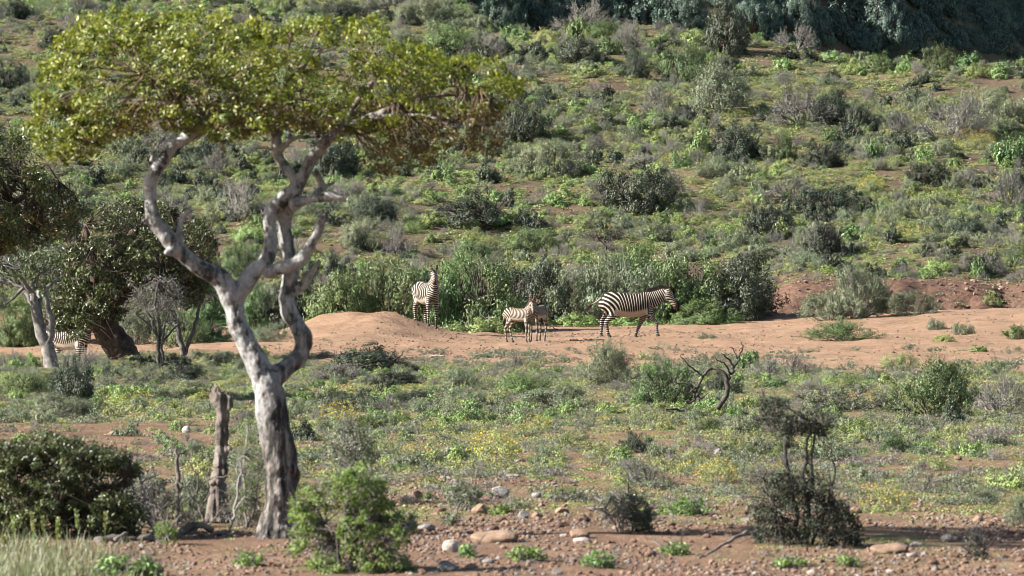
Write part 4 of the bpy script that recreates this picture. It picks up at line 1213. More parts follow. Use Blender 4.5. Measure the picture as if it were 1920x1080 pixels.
# twigs that carry the clumps
bg_ = Geo()
hubs = np.array([P(a, b, TY + c) for a, b, c in [(296, 143, -.5), (338, 180, 0), (408, 205, -.15), (470, 140, 0), (478, 172, .1), (600, 100, .4), (530, 165, .2), (690, 165, .2), (720, 130, .3), (780, 186, -.3), (870, 178, -.1),
                                                 (820, 220, -.7), (270, 138, -.6), (335, 190, -.3), (600, 257, -.12), (640, 246, -.1), (560, 130, .3)]]) - TORG
allc = np.vstack([cc, lc, uc, ec[::3]])
hub2 = cc[crng.permutation(len(cc))[:110]]
near_ = hubs[np.linalg.norm(hub2[:, None] - hubs[None], axis=-1).argmin(1)]
hm_ = (hub2 + near_) / 2 + crng.normal(0, .08, hub2.shape)
bg_.segs(near_, hm_, .008, .006, 0); bg_.segs(hm_, hub2, .006, .004, 0)
hubs = hub2
dist = np.linalg.norm(allc[:, None] - hubs[None], axis=-1)
hb_ = hubs[dist.argmin(1)]
mid = (allc + hb_) / 2 + crng.normal(0, .05, allc.shape) + np.array([0, 0, -.05])
bg_.segs(hb_, mid, .007, .004, 0); bg_.segs(mid, allc, .004, .002, 0)
put("branch", bg_.mesh("branch", [plain_mat("bark_twig_brown", (.06, .04, .026), (.13, .09, .06), 15, .8, 0)]), big)

# ------------------------------------------------------------------ other trees
def tree(name, label, org_px, Y, limbs, crown_polys, leaf, trunk_mat, leaf_n, L_, W_, depth, vox=None, twigr=.008, clump=(.1, .22), lpc=50, seed=1, up=.4, cat="tree", lobes=0, lobe_r=.25):
    x = (org_px[0] - 960) / FPX * Y
    org = np.array([x, Y, float(H(x, Y)) - .03])
    # the foot of the first limb is set on the ground
    dz = EYE + (HZ - org_px[1]) / FPX * Y - org[2]
    rng = np.random.default_rng(seed)
    root = empty(name, tuple(org)); tag(root, label, cat)
    g = Geo()
    ends = []
    for pix, dy, w in limbs:
        dys = np.linspace(dy[0], dy[1], len(pix))
        pts = np.array([P(a, b, Y + c) for (a, b), c in zip(pix, dys)]) - org
        pts[:, 2] -= dz * np.clip(1 - pts[:, 2] / 1.0, 0, 1)
        p, r = smooth_path(pts, np.linspace(w[0], w[1], len(pix)) / 2 / FPX * Y, .08)
        p[1:-1] += rng.normal(0, .012, p[1:-1].shape)
        g.tube(p, r, 9)
        ends += [p[-1], p[len(p) * 2 // 3], p[len(p) // 2]] if len(pix) > 2 else [p[-1]]
    put("trunk", g.mesh("trunk", [trunk_mat], smooth=True), root)
    if crown_polys:
        ends = np.array(ends)
        cg = Geo(); tw = Geo()
        for poly, n in crown_polys:
            cx = sum(p[0] for p in poly) / len(poly); rx = (max(p[0] for p in poly) - min(p[0] for p in poly)) / 2
            c, _, _ = crown_clumps(rng, poly, n, Y, cx, rx * 1.05, depth, org)
            if lobes:       # the clumps gather in lobes with gaps between
                lb = c[rng.permutation(len(c))[:lobes]]
                near = np.linalg.norm(c[:, None] - lb[None], axis=-1).argmin(1)
                k_ = np.linalg.norm(c - lb[near], axis=1)[:, None]
                c = lb[near] + (c - lb[near]) * np.minimum(1, lobe_r / np.maximum(k_, 1e-3) * rng.uniform(.75, 1.25, (len(c), 1)))
            if leaf_n:
                clump_leaves(cg, rng, c, rng.uniform(*clump, len(c)), lpc, L_, W_, 0, up=up, flat=.75)
            e = ends[np.linalg.norm(c[:, None] - ends[None], axis=-1).argmin(1)]
            md = (c + e) / 2 + rng.normal(0, .08, c.shape)
            tw.segs(e, md, twigr * 1.6, twigr, 0); tw.segs(md, c, twigr, twigr * .5, 0)
            for _ in range(3):
                tip = c + rng.normal(0, clump[1], c.shape)
                tw.segs(c, tip, twigr * .6, twigr * .3, 0)
        if leaf_n: put("crown", cg.mesh("crown", [leaf]), root)
        put("branch", tw.mesh("branch", [trunk_mat]), root)
    return root

BARKD = plain_mat("bark_dark", (.03, .02, .015), (.085, .06, .045), 7, .85, .6)
BARKG = plain_mat("bark_grey", (.07, .064, .058), (.22, .205, .19), 9, .8, .5)
TWIGM = plain_mat("twig_thicket", (.045, .04, .036), (.13, .12, .108), 20, .85, 0)
BARKB = plain_mat("bark_black", (.02, .017, .015), (.075, .062, .052), 9, .8, .5)
# dark spreading tree with the leaning trunk
tree("leaning_tree", "dark spreading tree with a thick leaning trunk over the hidden zebra", (236, 676), 130,
     [([(240, 684), (226, 655), (205, 625), (190, 600), (184, 570), (180, 530)], (0, 0), (62, 40)),
      ([(190, 600), (215, 565), (260, 540), (310, 520)], (0, -.4), (30, 14)), ([(184, 570), (150, 535), (110, 505)], (0, .4), (26, 12)),
      ([(182, 545), (210, 480), (260, 430), (320, 400)], (0, .6), (28, 10)), ([(180, 530), (170, 470), (160, 420)], (0, -.5), (22, 8)), ([(260, 540), (330, 540), (380, 520)], (-.2, .6), (14, 7))],
     [([(95, 520), (120, 470), (200, 440), (250, 470), (240, 540), (232, 592), (182, 622), (140, 632), (100, 622)], 300),
      ([(150, 400), (210, 375), (300, 372), (380, 400), (410, 450), (420, 520), (390, 560), (320, 590), (260, 560), (230, 500), (170, 440)], 300)],
     LEAF['treedark'], BARKD, 1, .085, .04, 1.5, clump=(.10, .24), lpc=46, seed=4, up=.7, twigr=.012, lobes=30, lobe_r=.42)
# the dry twiggy thicket growing through it
tree("twiggy_tree", "dense leafless grey twiggy tree behind the big tree's left limb", (345, 660), 134,
     [([(345, 664), (330, 600), (310, 540), (300, 480)], (0, .2), (12, 6)), ([(345, 660), (370, 590), (385, 520)], (0, .5), (8, 4)), ([(330, 600), (280, 520), (230, 450)], (0, .3), (10, 4))],
     [([(190, 395), (260, 370), (350, 380), (400, 430), (420, 520), (380, 570), (310, 590), (230, 580), (220, 470)], 330)],
     LEAF['twig'], TWIGM, 1, .05, .018, 1.2, clump=(.08, .2), lpc=9, seed=5, twigr=.014)
# grey multi-stemmed tree
tree("grey_tree", "pale grey multi-stemmed tree beside the half-hidden zebra", (95, 692), 122,
     [([(97, 696), (90, 655), (76, 620), (66, 580), (60, 550)], (0, 0), (30, 13)), ([(88, 650), (97, 610), (90, 575), (84, 548)], (0, -.2), (16, 8)), ([(72, 610), (76, 575), (72, 545)], (0, .2), (13, 7)),
      ([(66, 580), (50, 550), (28, 534), (5, 528)], (0, .3), (11, 5)), ([(60, 550), (40, 520), (20, 500), (4, 496)], (0, -.4), (9, 4)), ([(60, 552), (66, 520), (84, 506)], (0, .2), (8, 4)), ([(44, 540), (22, 562), (10, 572)], (0, -.3), (7, 3)), ([(84, 548), (100, 530), (112, 522)], (-.2, 0), (7, 3))],
     [([(-30, 470), (40, 470), (110, 480), (120, 520), (80, 545), (40, 530), (20, 560), (-30, 570)], 85)],
     LEAF['treedark'], BARKG, 1, .075, .035, 1.1, clump=(.1, .22), lpc=38, seed=6, up=.6)
# thin bare tree
tree("bare_tree", "thin leafless shrub tree with several grey stems on the dry bed", (300, 690), 122,
     [([(298, 700), (297, 665), (296, 630), (285, 600), (262, 565)], (0, 0), (8, 4)), ([(303, 692), (301, 650), (300, 610), (292, 570), (296, 530)], (0, .1), (8, 4)), ([(308, 684), (304, 640), (312, 600), (330, 560)], (0, -.1), (7, 3)),
      ([(297, 630), (275, 605), (255, 590)], (0, -.2), (5, 2)), ([(305, 640), (322, 620), (338, 605)], (0, .2), (5, 2))],
     [([(245, 560), (270, 525), (310, 515), (345, 540), (350, 585), (320, 610), (280, 605)], 120)],
     LEAF['twig'], TWIGM, 1, .05, .02, .8, clump=(.06, .16), lpc=6, seed=7, twigr=.008)
# tree whose right side reaches into the frame
tree("broad_leafy_tree", "dark olive leafy tree reaching in from beside the big tree's crown", (-150, 745), 97,
     [([(-150, 750), (-140, 680), (-120, 600), (-90, 520), (-60, 450)], (0, 0), (46, 22)), ([(-100, 540), (-40, 490), (20, 462), (70, 430)], (0, -.3), (20, 8)), ([(-60, 450), (0, 400), (60, 360), (110, 340)], (0, .2), (18, 6)), ([(-70, 470), (-90, 380), (-80, 300)], (0, .3), (18, 7)),
      ([(-120, 600), (-170, 520), (-230, 450)], (0, 0), (22, 8))],
     [([(-300, 300), (-200, 230), (-60, 225), (20, 232), (60, 258), (62, 300), (100, 340), (140, 370), (166, 400), (150, 440), (100, 455), (40, 465), (-40, 480), (-180, 480), (-320, 420)], 560)],
     LEAF['crown'], BARKD, 1, .062, .03, 1.6, clump=(.1, .22), lpc=58, seed=8, up=.5, twigr=.012, lobes=70, lobe_r=.36)
_lt = bpy.data.objects["broad_leafy_tree"]
bl = [c for c in _lt.children if c.name.startswith("crown")][0]
bl.data.materials[0] = leaf_mat("leaf_deep_olive", (.035, .05, .012), (.075, .095, .025), (.13, .145, .04), rough=.35, spec=.6, trans=.3, objvar=0)
brn = np.random.default_rng(12)
blow, _, _ = crown_clumps(brn, [(-120, 420), (20, 405), (120, 395), (160, 405), (130, 445), (40, 470), (-100, 490)], 150, 97, 20, 180, 1.2, np.array(_lt.location))
g_ = Geo(); clump_leaves(g_, brn, blow, .16, 26, .055, .025, 0, up=0, flat=.7)
put("dry_foliage", g_.mesh("dry_foliage", [LEAF['crown_brown']]), _lt)
# small thorn tree over the thicket
tree("thorn_tree", "tiny flat-topped thorn tree standing above the thicket over the walking zebra", (1136, 476), 187,
     [([(1136, 480), (1136, 462), (1134, 450)], (0, 0), (4, 3)), ([(1135, 460), (1120, 448), (1104, 442)], (0, .2), (3, 1.5)), ([(1135, 456), (1150, 446), (1166, 442)], (0, -.2), (3, 1.5))],
     [([(1092, 446), (1120, 432), (1160, 432), (1180, 446), (1140, 452)], 60)], LEAF['dark'], BARKD, 1, .07, .03, .8, clump=(.08, .16), lpc=9, seed=9, twigr=.01)

# ------------------------------------------------------------------ dead wood
def wood(name, label, cat, pieces, Y, mat, k=9, wob=.012, rem=0, seed=0, voxel=.01, group=None):
    """dead wood from traced pieces [(pixels, dy range, widths)]"""
    rng = np.random.default_rng(seed)
    px0, py0 = pieces[0][0][0]
    x = (px0 - 960) / FPX * Y
    org = np.array([x, Y, float(H(x, Y))])
    dz = EYE + (HZ - py0) / FPX * Y - org[2]
    g = Geo()
    for pix, dy, w in pieces:
        pts = np.array([P(a, b, Y + c) for (a, b), c in zip(pix, np.linspace(dy[0], dy[1], len(pix)))]) - org
        pts[:, 2] -= dz
        ws = w if len(w) == len(pix) else np.linspace(w[0], w[1], len(pix))
        p, r = smooth_path(pts, np.array(ws) / 2 / FPX * Y, .04)
        p[1:-1] += rng.normal(0, wob, p[1:-1].shape) * .6
        r = r * (1 + (.06 if not rem else .02) * rng.normal(0, 1, len(r)))
        g.tube(p, r, k)
    me = g.mesh(name, [mat], smooth=True)
    if rem:
        me = remesh(me, voxel, 1)
        v = vcos(me)
        nv = np.empty(len(me.vertices) * 3); me.vertices.foreach_get("normal", nv)
        v = v + nv.reshape(-1, 3) * ((fbm(v[:, 0] * 3 + v[:, 1] * 2, v[:, 2] * .35, .09, 400 + seed, 3) - .5) * .05)[:, None]
        me.vertices.foreach_set("co", v.astype(np.float32).ravel())
    o = put(name, me, None, tuple(org))
    tag(o, label, cat, group)
    return o
DEADW = plain_mat("dead_wood_grey", (.045, .036, .03), (.20, .17, .148), 8, .9, .8)
DEADD = plain_mat("dead_wood_dark", (.06, .05, .042), (.17, .14, .12), 8, .9, .8)
DEADP = plain_mat("dead_wood_pale", (.18, .165, .15), (.33, .31, .285), 12, .9, .4)
SY = 56.0
wood("dead_stump", "tall broken grey dead stump standing beside the big tree's trunk", "stump",
     [([(406, 985), (408, 940), (412, 890), (416, 840), (416, 800), (418, 770), (413, 742)], (0, 0), (46, 33, 27, 23, 22, 25, 27)),
      ([(416, 772), (428, 762), (430, 748)], (0, -.03), (22, 20, 14)), ([(414, 765), (402, 758), (394, 744), (388, 738)], (0, .05), (20, 14, 8, 4)), ([(412, 750), (408, 736), (410, 730)], (0, .02), (20, 18, 12)),
      ([(418, 850), (428, 846), (433, 842)], (0, -.05), (18, 12, 8)), ([(404, 960), (388, 985)], (0, -.05), (26, 18)), ([(412, 950), (432, 980)], (0, .05), (30, 20))],
     SY, DEADW, rem=1, seed=1)
wood("dead_pole", "thin dark dead upright stick left of the stump", "stick",
     [([(336, 970), (333, 930), (334, 890), (332, 850), (331, 824)], (0, 0), (11, 10, 9, 8, 5)), ([(334, 905), (341, 895), (344, 888)], (0, 0), (5, 2))], 55.5, DEADD, seed=2)
wood("dead_branch", "pale dead branch leaning among dark bush twigs left of the thin stick", "branch",
     [([(289, 982), (281, 955), (272, 925), (266, 895), (263, 872)], (0, .1), (7, 4)), ([(270, 928), (255, 926), (244, 936), (240, 944)], (0, -.1), (4, 2)), ([(277, 952), (262, 955), (250, 958), (245, 972)], (0, -.1), (3.5, 2)), ([(266, 885), (285, 876), (302, 862)], (0, .1), (4, 2)), ([(264, 880), (258, 868), (252, 862)], (0, 0), (3, 1.5))], 54, DEADP, k=6, seed=3)
wood("dead_branch", "long grey dead branch slanting up towards the thin stick", "branch",
     [([(262, 930), (285, 905), (308, 888), (330, 878)], (0, .1), (4.5, 3)), ([(296, 925), (308, 942), (322, 960), (334, 972)], (.1, 0), (6, 4)), ([(308, 888), (318, 872), (322, 866)], (0, 0), (3, 1.5))], 55, DEADW, k=6, seed=4)
wood("dead_branch", "pale dead twig rising between stump and big trunk", "branch",
     [([(430, 1000), (440, 960), (446, 920), (450, 895), (462, 886)], (0, 0), (6, 3)), ([(446, 918), (452, 880), (450, 868)], (0, 0), (4, 2)), ([(440, 960), (455, 940), (462, 930)], (0, 0), (4, 2)), ([(450, 897), (443, 880), (446, 872)], (0, 0), (3, 1.5))], 54, DEADP, k=6, seed=5)
wood("dead_branch", "tangle of thin grey dead twigs against the stump's foot", "branch",
     [([(385, 1000), (375, 960), (350, 920), (340, 890)], (0, 0), (5, 2.5)), ([(375, 960), (392, 930), (388, 900), (392, 880)], (0, .1), (4, 2)), ([(350, 920), (330, 905), (318, 898)], (0, .1), (3, 1.5)), ([(362, 940), (372, 905), (360, 880), (352, 868)], (0, -.1), (3.5, 1.5)), ([(388, 905), (412, 900), (440, 886)], (0, -.2), (3, 1.5)), ([(385, 995), (410, 970), (420, 950)], (0, -.2), (4, 2))], 54.5, DEADW, k=6, seed=6)
wood("fallen_log", "grey weathered log lying at the foot of the big dark bush", "log",
     [([(180, 1018), (215, 1012), (250, 1014), (285, 1006)], (0, .3), (24, 16)), ([(215, 1012), (226, 1002), (240, 998)], (0, .1), (8, 4))], 52.5, DEADW, k=10, seed=7)
wood("fallen_log", "pale broken log end showing through the corner grass", "log",
     [([(4, 1014), (24, 1020), (50, 1030)], (0, -.2), (16, 12))], 51.5, DEADP, k=9, seed=8)
wood("root_pile", "heap of weathered grey roots at the stump's foot", "roots",
     [([(330, 1000), (350, 985), (380, 980), (400, 990)], (0, .1), (16, 12)), ([(315, 1015), (345, 1000), (372, 1004)], (0, .2), (13, 10)), ([(345, 1012), (360, 994), (376, 975)], (0, .1), (10, 8)), ([(380, 1012), (400, 996), (424, 992)], (0, .1), (12, 8)), ([(302, 1004), (322, 992), (342, 990)], (0, .1), (10, 6))], 53.5, DEADW, k=9, seed=9)
wood("arched_dead_branch", "blackened dead branch arching in a ring above the flat", "branch",
     [([(1296, 776), (1325, 772), (1345, 765), (1357, 748), (1364, 725), (1361, 705), (1350, 692), (1336, 690), (1322, 700), (1312, 716), (1304, 735)], (0, .2), (8, 10, 11, 11, 10, 8, 7, 6.5, 6, 5, 4)),
      ([(1364, 712), (1376, 690), (1386, 672), (1392, 648), (1391, 640)], (.1, .3), (8, 6, 4, 3, 1.5)), ([(1376, 690), (1366, 672), (1352, 662)], (.1, 0), (5, 2)), ([(1370, 700), (1360, 682), (1342, 672)], (.1, -.2), (4, 1.5)), ([(1386, 672), (1376, 660), (1372, 650)], (.2, .2), (3, 1.5)),
      ([(1325, 772), (1300, 768), (1270, 768), (1248, 766)], (0, -.2), (9, 7, 5, 3)), ([(1318, 706), (1300, 690), (1288, 680), (1276, 664)], (.1, 0), (4, 1.5)), ([(1304, 735), (1290, 720), (1262, 718)], (.1, 0), (5, 2)), ([(1304, 735), (1298, 752), (1280, 748)], (.1, .2), (5, 2)),
      ([(1310, 720), (1292, 734), (1268, 730)], (.1, -.1), (4, 1.5)), ([(1300, 772), (1310, 752), (1306, 738)], (0, .2), (9, 6)), ([(1308, 748), (1322, 742), (1330, 735)], (.1, 0), (4, 1.5)), ([(1340, 768), (1352, 772), (1366, 770)], (0, 0), (8, 3))],
     float(G(1330, 778)[1]), BARKB, k=7, seed=10, wob=.02)
wood("dead_branch", "pale bent stick lying on the green ground below the large feathery bush", "branch", [([(1820, 882), (1835, 888), (1852, 892)], (0, .2), (5, 3))], float(G(1835, 893)[1]), DEADP, k=6, seed=11)
wood("dead_branch", "thin dark stick lying on stony soil left of the dark tufted shrub", "branch", [([(1310, 1056), (1340, 1040), (1372, 1020), (1402, 1005)], (0, .5), (4, 7))], float(G(1340, 1048)[1]), DEADD, k=6, seed=12)
# ------------------------------------------------------------------ foreground bushes
LEAF['bright'] = leaf_mat("leaf_fresh_green", (.07, .12, .03), (.15, .235, .065), (.27, .36, .13), rough=.45, trans=.42, objvar=0)
LEAF['deepdark'] = leaf_mat("leaf_sombre_green", (.010, .018, .008), (.022, .034, .015), (.05, .062, .03), rough=.5, trans=.15, objvar=0)
LEAF['foredark'] = leaf_mat("leaf_foreground_dark", (.02, .034, .012), (.055, .075, .026), (.13, .15, .055), rough=.4, spec=.5, trans=.25, objvar=0)
LEAF['fine'] = leaf_mat("leaf_feathery", (.05, .085, .025), (.10, .15, .05), (.17, .22, .09), trans=.35, objvar=0)
YF = 51.5
tree("large_dark_bush", "big dark dense bush in front of the bare red patch beside the stump", (110, 1015), 53.5,
     [([(110, 1020), (90, 950), (60, 880)], (0, 0), (16, 6)), ([(115, 1020), (140, 940), (150, 860)], (0, .3), (14, 5)), ([(120, 1018), (190, 950), (240, 890)], (0, -.2), (12, 5)), ([(100, 1018), (20, 960), (-50, 900)], (0, .2), (14, 5))],
     [([(-80, 850), (-20, 826), (30, 838), (70, 806), (120, 808), (160, 832), (215, 842), (262, 868), (275, 905), (280, 950), (265, 1005), (150, 1020), (-80, 1025)], 480),
      ([(-60, 850), (40, 835), (120, 822), (190, 835), (240, 862), (200, 880), (60, 870)], 80)],
     LEAF['foredark'], BARKD, 1, .038, .02, .75, clump=(.05, .12), lpc=62, seed=21, up=.5, twigr=.005, cat="bush", lobes=24, lobe_r=.22)
tree("fresh_green_bush", "bright fresh green leafy bush standing right of the big tree's trunk", (655, 1080), 47.8,
     [([(650, 1085), (620, 1000), (590, 940)], (0, 0), (8, 3)), ([(655, 1085), (670, 990), (680, 910)], (0, .1), (8, 3)), ([(665, 1085), (730, 1020), (770, 990)], (0, -.1), (7, 3)), ([(650, 1082), (700, 960), (700, 920)], (0, .1), (6, 2))],
     [([(545, 960), (560, 925), (600, 905), (640, 878), (690, 870), (730, 905), (740, 940), (780, 975), (796, 1040), (790, 1090), (600, 1090), (545, 1040)], 340),
      ([(560, 930), (620, 895), (690, 868), (725, 900), (700, 930), (600, 960)], 50)],
     LEAF['bright'], TWIG, 1, .030, .015, .45, clump=(.035, .085), lpc=50, seed=22, up=.6, twigr=.004, cat="bush", lobes=26, lobe_r=.14)
tree("dark_tufted_shrub", "dark shrub with two tufts held up on bare stems over stony ground", (1505, 1035), 52.0,
     [([(1500, 1038), (1490, 960), (1480, 890), (1474, 840), (1478, 800)], (0, .05), (11, 5)), ([(1508, 1038), (1512, 950), (1508, 890), (1514, 830), (1516, 790)], (0, -.05), (10, 5)), ([(1512, 1035), (1520, 930), (1522, 870), (1526, 800)], (0, .1), (9, 4)),
      ([(1520, 1035), (1550, 950), (1563, 900), (1560, 862)], (0, -.1), (7, 3)), ([(1490, 1035), (1450, 960), (1430, 900)], (0, .1), (8, 3)), ([(1480, 840), (1450, 800), (1430, 770)], (0, .1), (5, 2)), ([(1526, 810), (1545, 790), (1552, 775)], (0, .1), (4, 2))],
     [([(1415, 745), (1440, 738), (1470, 762), (1498, 790), (1500, 812), (1470, 835), (1440, 800)], 42), ([(1500, 790), (1520, 765), (1555, 775), (1560, 795), (1540, 820), (1508, 815)], 30),
      ([(1440, 905), (1470, 880), (1520, 880), (1555, 900), (1580, 940), (1612, 985), (1615, 1020), (1590, 1042), (1450, 1042), (1400, 1000), (1405, 960), (1430, 935)], 210)],
     LEAF['deepdark'], BARKB, 1, .030, .013, .5, clump=(.04, .10), lpc=40, seed=23, up=.6, twigr=.005, cat="shrub")
tree("small_dark_bush", "small dark green bush with dry brown twigs among the stones", (1185, 1005), 54.0,
     [([(1185, 1008), (1180, 965), (1178, 925)], (0, 0), (5, 2)), ([(1190, 1006), (1205, 975), (1215, 950)], (0, .1), (4, 2)), ([(1165, 1008), (1150, 970), (1140, 940)], (0, 0), (4, 2))],
     [([(1165, 940), (1180, 912), (1195, 925), (1222, 955), (1226, 990), (1200, 1002), (1180, 980)], 75)],
     LEAF['treedark'], TWIG, 1, .028, .012, .22, clump=(.03, .07), lpc=34, seed=24, up=.7, twigr=.004, cat="bush")
tree("dry_twig_bush", "dry brown twig bush touching the small dark bush's side", (1160, 1010), 53.8,
     [([(1165, 1010), (1158, 970), (1148, 935)], (0, 0), (3, 1.5)), ([(1160, 1010), (1140, 970), (1128, 945)], (0, 0), (3, 1.5)), ([(1168, 1010), (1170, 975), (1166, 940)], (0, 0), (3, 1.5))],
     [([(1120, 950), (1150, 925), (1178, 935), (1176, 990), (1150, 1000)], 55)], LEAF['dry'], TWIG, 1, .022, .007, .2, clump=(.03, .07), lpc=7, seed=25, twigr=.004, cat="bush")
tree("spindly_bush", "small dark spindly bush on the stones near the flat slab", (1832, 1055), 50.0,
     [([(1832, 1057), (1828, 1030), (1816, 1005)], (0, 0), (5, 2)), ([(1834, 1056), (1842, 1030), (1846, 1008)], (0, 0), (4, 2)), ([(1832, 1050), (1822, 1035), (1810, 1022)], (0, 0), (3, 2))],
     [([(1808, 1005), (1822, 998), (1848, 1005), (1852, 1035), (1840, 1054), (1822, 1050)], 34)], LEAF['deepdark'], BARKB, 1, .022, .010, .15, clump=(.02, .05), lpc=16, seed=26, twigr=.003, cat="bush")
tree("feathery_shrub", "feathery fresh green shrub growing between stump and big trunk", (462, 990), 55.0,
     [([(460, 995), (462, 920), (458, 850), (465, 800)], (0, 0), (5, 2)), ([(464, 995), (478, 930), (488, 880)], (0, .1), (4, 2))],
     [([(442, 830), (460, 795), (485, 830), (490, 880), (480, 950), (445, 980), (440, 900)], 80)], LEAF['fine'], TWIG, 1, .034, .007, .3, clump=(.04, .10), lpc=34, seed=27, up=.8, twigr=.004, cat="bush")
tree("feathery_shrub", "upright grey-green shrub behind the bright fresh green bush", (655, 905), 60.0,
     [([(655, 908), (652, 860), (650, 800)], (0, 0), (5, 2)), ([(657, 908), (668, 860), (675, 820)], (0, .1), (4, 2))],
     [([(610, 830), (640, 790), (680, 795), (700, 830), (690, 870), (660, 900), (630, 870)], 85)], LEAF['grey'], TWIG, 1, .04, .012, .35, clump=(.05, .11), lpc=32, seed=28, up=.8, twigr=.004, cat="bush")
tree("leafy_sapling", "fresh green sprout at the foot of the long slanting dead branch", (315, 1020), 52.0,
     [([(315, 1022), (312, 1000), (308, 985)], (0, 0), (4, 2))],
     [([(290, 990), (310, 978), (330, 990), (332, 1012), (305, 1022)], 34)], LEAF['bright'], TWIG, 1, .028, .013, .18, clump=(.03, .06), lpc=24, seed=29, up=.6, twigr=.003, cat="plant")
tree("grey_tuft_bush", "small grey-green bush on the stones beyond the round pale boulder", (866, 945), 58.0,
     [([(866, 947), (860, 925), (852, 908)], (0, 0), (3, 1.5)), ([(868, 947), (880, 925), (890, 910)], (0, 0), (3, 1.5))],
     [([(832, 925), (850, 905), (885, 903), (902, 925), (895, 945), (845, 945)], 70)], LEAF['grey'], TWIG, 1, .03, .009, .25, clump=(.03, .07), lpc=30, seed=30, up=.8, twigr=.003, cat="bush")
tree("grey_tuft_bush", "little grey-green tuft on bare ground above the long brown slab", (842, 978), 55.0,
     [([(842, 980), (838, 972), (834, 966)], (0, 0), (2, 1)), ([(843, 980), (850, 972), (854, 966)], (0, 0), (2, 1))],
     [([(826, 972), (840, 962), (858, 968), (858, 980), (830, 980)], 22)], LEAF['grey'], TWIG, 1, .026, .009, .12, clump=(.02, .04), lpc=22, seed=31, up=.8, twigr=.003, cat="plant")
for k, (px, py, w, h, lab) in enumerate([(470, 1062, 70, 24, "leafy weed on the red soil before the big trunk"), (1480, 1066, 60, 22, "leafy weed in front of the dark tufted shrub"), (1265, 1040, 54, 20, "leafy weed beside the thin dark lying stick"), (1590, 1062, 46, 18, "leafy weed left of the brown slab by the dark shrub"), (985, 1052, 72, 26, "bright leafy weed in front of the long brown slab"), (1128, 1066, 70, 30, "bright leafy weed below the flat pinkish stone"),
                                         (940, 965, 40, 16, "bluish leafy weed beside the tan block"), (1290, 965, 90, 30, "bright leafy weed right of the small dark bush"),
                                         (875, 1045, 26, 20, "thin green weed touching the round pale boulder")]):
    pl = [(px - w / 2, py - h * .3), (px - w * .2, py - h), (px + w * .25, py - h * .9), (px + w / 2, py - h * .35), (px + w * .3, py), (px - w * .3, py)]
    tree("leafy_weed", lab, (px, py), float(G(px, py)[1]), [([(px, py + 1), (px - 2, py - h * .4)], (0, 0), (3, 1.5)), ([(px, py + 1), (px + w * .2, py - h * .5)], (0, 0), (3, 1.5))],
         [(pl, int(10 + w * .35))], LEAF['bright'], TWIG, 1, .045, .022, .2, clump=(.03, .06), lpc=11, seed=40 + k, up=.5, twigr=.003, cat="plant")

# the grass and seed spikes in the near corner
def corner_grass():
    rng = np.random.default_rng(31); g = Geo()
    n = 9000
    px = rng.uniform(-30, 330, n); Y = rng.uniform(45.2, 52, n); x = (px - 960) / FPX * Y
    k = rng.random(n) < np.clip(1.15 - (px / 330) ** 2 - (Y - 45) / 9, .05, 1) * sstep(.32, .58, fbm(x, Y, .35, 330, 2)) * 1.3
    x, Y = x[k], Y[k]; n = len(x)
    L = rng.uniform(.05, .30, n) * rng.uniform(.5, 1, n) * np.clip(1.15 - (x * FPX / Y + 960) / 520, .4, 1)
    d = nrm(np.stack([rng.normal(0, .35, n), rng.normal(0, .35, n), np.ones(n)], -1))
    c = np.stack([x, Y, H(x, Y) - .01], -1) + d * L[:, None] * .5
    g.leaves(c, d, rng.normal(size=(n, 3)), L, .009, 0, np.clip(rng.normal(.55, .22, n), 0, 1))
    o = put("corner_grass", g.mesh("corner_grass", [leaf_mat("grass_pale", (.07, .10, .04), (.15, .17, .085), (.30, .29, .22), trans=.3, objvar=0)]))
    tag(o, "tall pale grass filling the nearest lower corner of ground", None, None, 'stuff')
corner_grass()
SPG = "seed spikes in the near corner grass"
for i, (px, py, h, ph) in enumerate([(30, 1030, 62, "beside the pale broken log end"), (64, 1022, 58, "with the broadest head of the taller spikes"), (86, 1018, 50, "just past the broadest spike"), (104, 1028, 56, "in the middle of the spikes"),
                                     (112, 1040, 48, "leaning at the middle of the spikes"), (150, 1016, 60, "before the big dark bush's shadiest hollow"), (195, 1022, 62, "standing nearest the weathered log"), (10, 1045, 40, "at the outer edge of the grass")]):
    rng = np.random.default_rng(60 + i); x, Y, z = (px - 960) / FPX * 50.0, 50.0, 0
    z = float(H(x, Y)); hh = EYE + (HZ - (py - h)) / FPX * Y - z
    g = Geo(); gb = Geo()
    ln = rng.normal(0, .03)
    g.segs([[0, 0, 0]], [[ln, 0, hh]], .004, .002, 0)
    n = 90; t = rng.uniform(.62, 1.02, n); az = rng.uniform(0, 6.28, n)
    c = np.stack([ln * t + np.cos(az) * .014, np.sin(az) * .014, hh * t], -1)
    d = np.stack([np.cos(az) * .6, np.sin(az) * .6, np.ones(n)], -1)
    gb.leaves(c, d, rng.normal(size=(n, 3)), .030, .012, 0, np.clip(rng.normal(.6, .2, n), 0, 1))
    r = empty("seed_spike", (x, Y, z)); tag(r, "pale green seed spike " + ph, "plant", SPG)
    put("stem", g.mesh("stem", [LEAF['lime']]), r); put("seed_head", gb.mesh("seed_head", [LEAF['yellow']]), r)
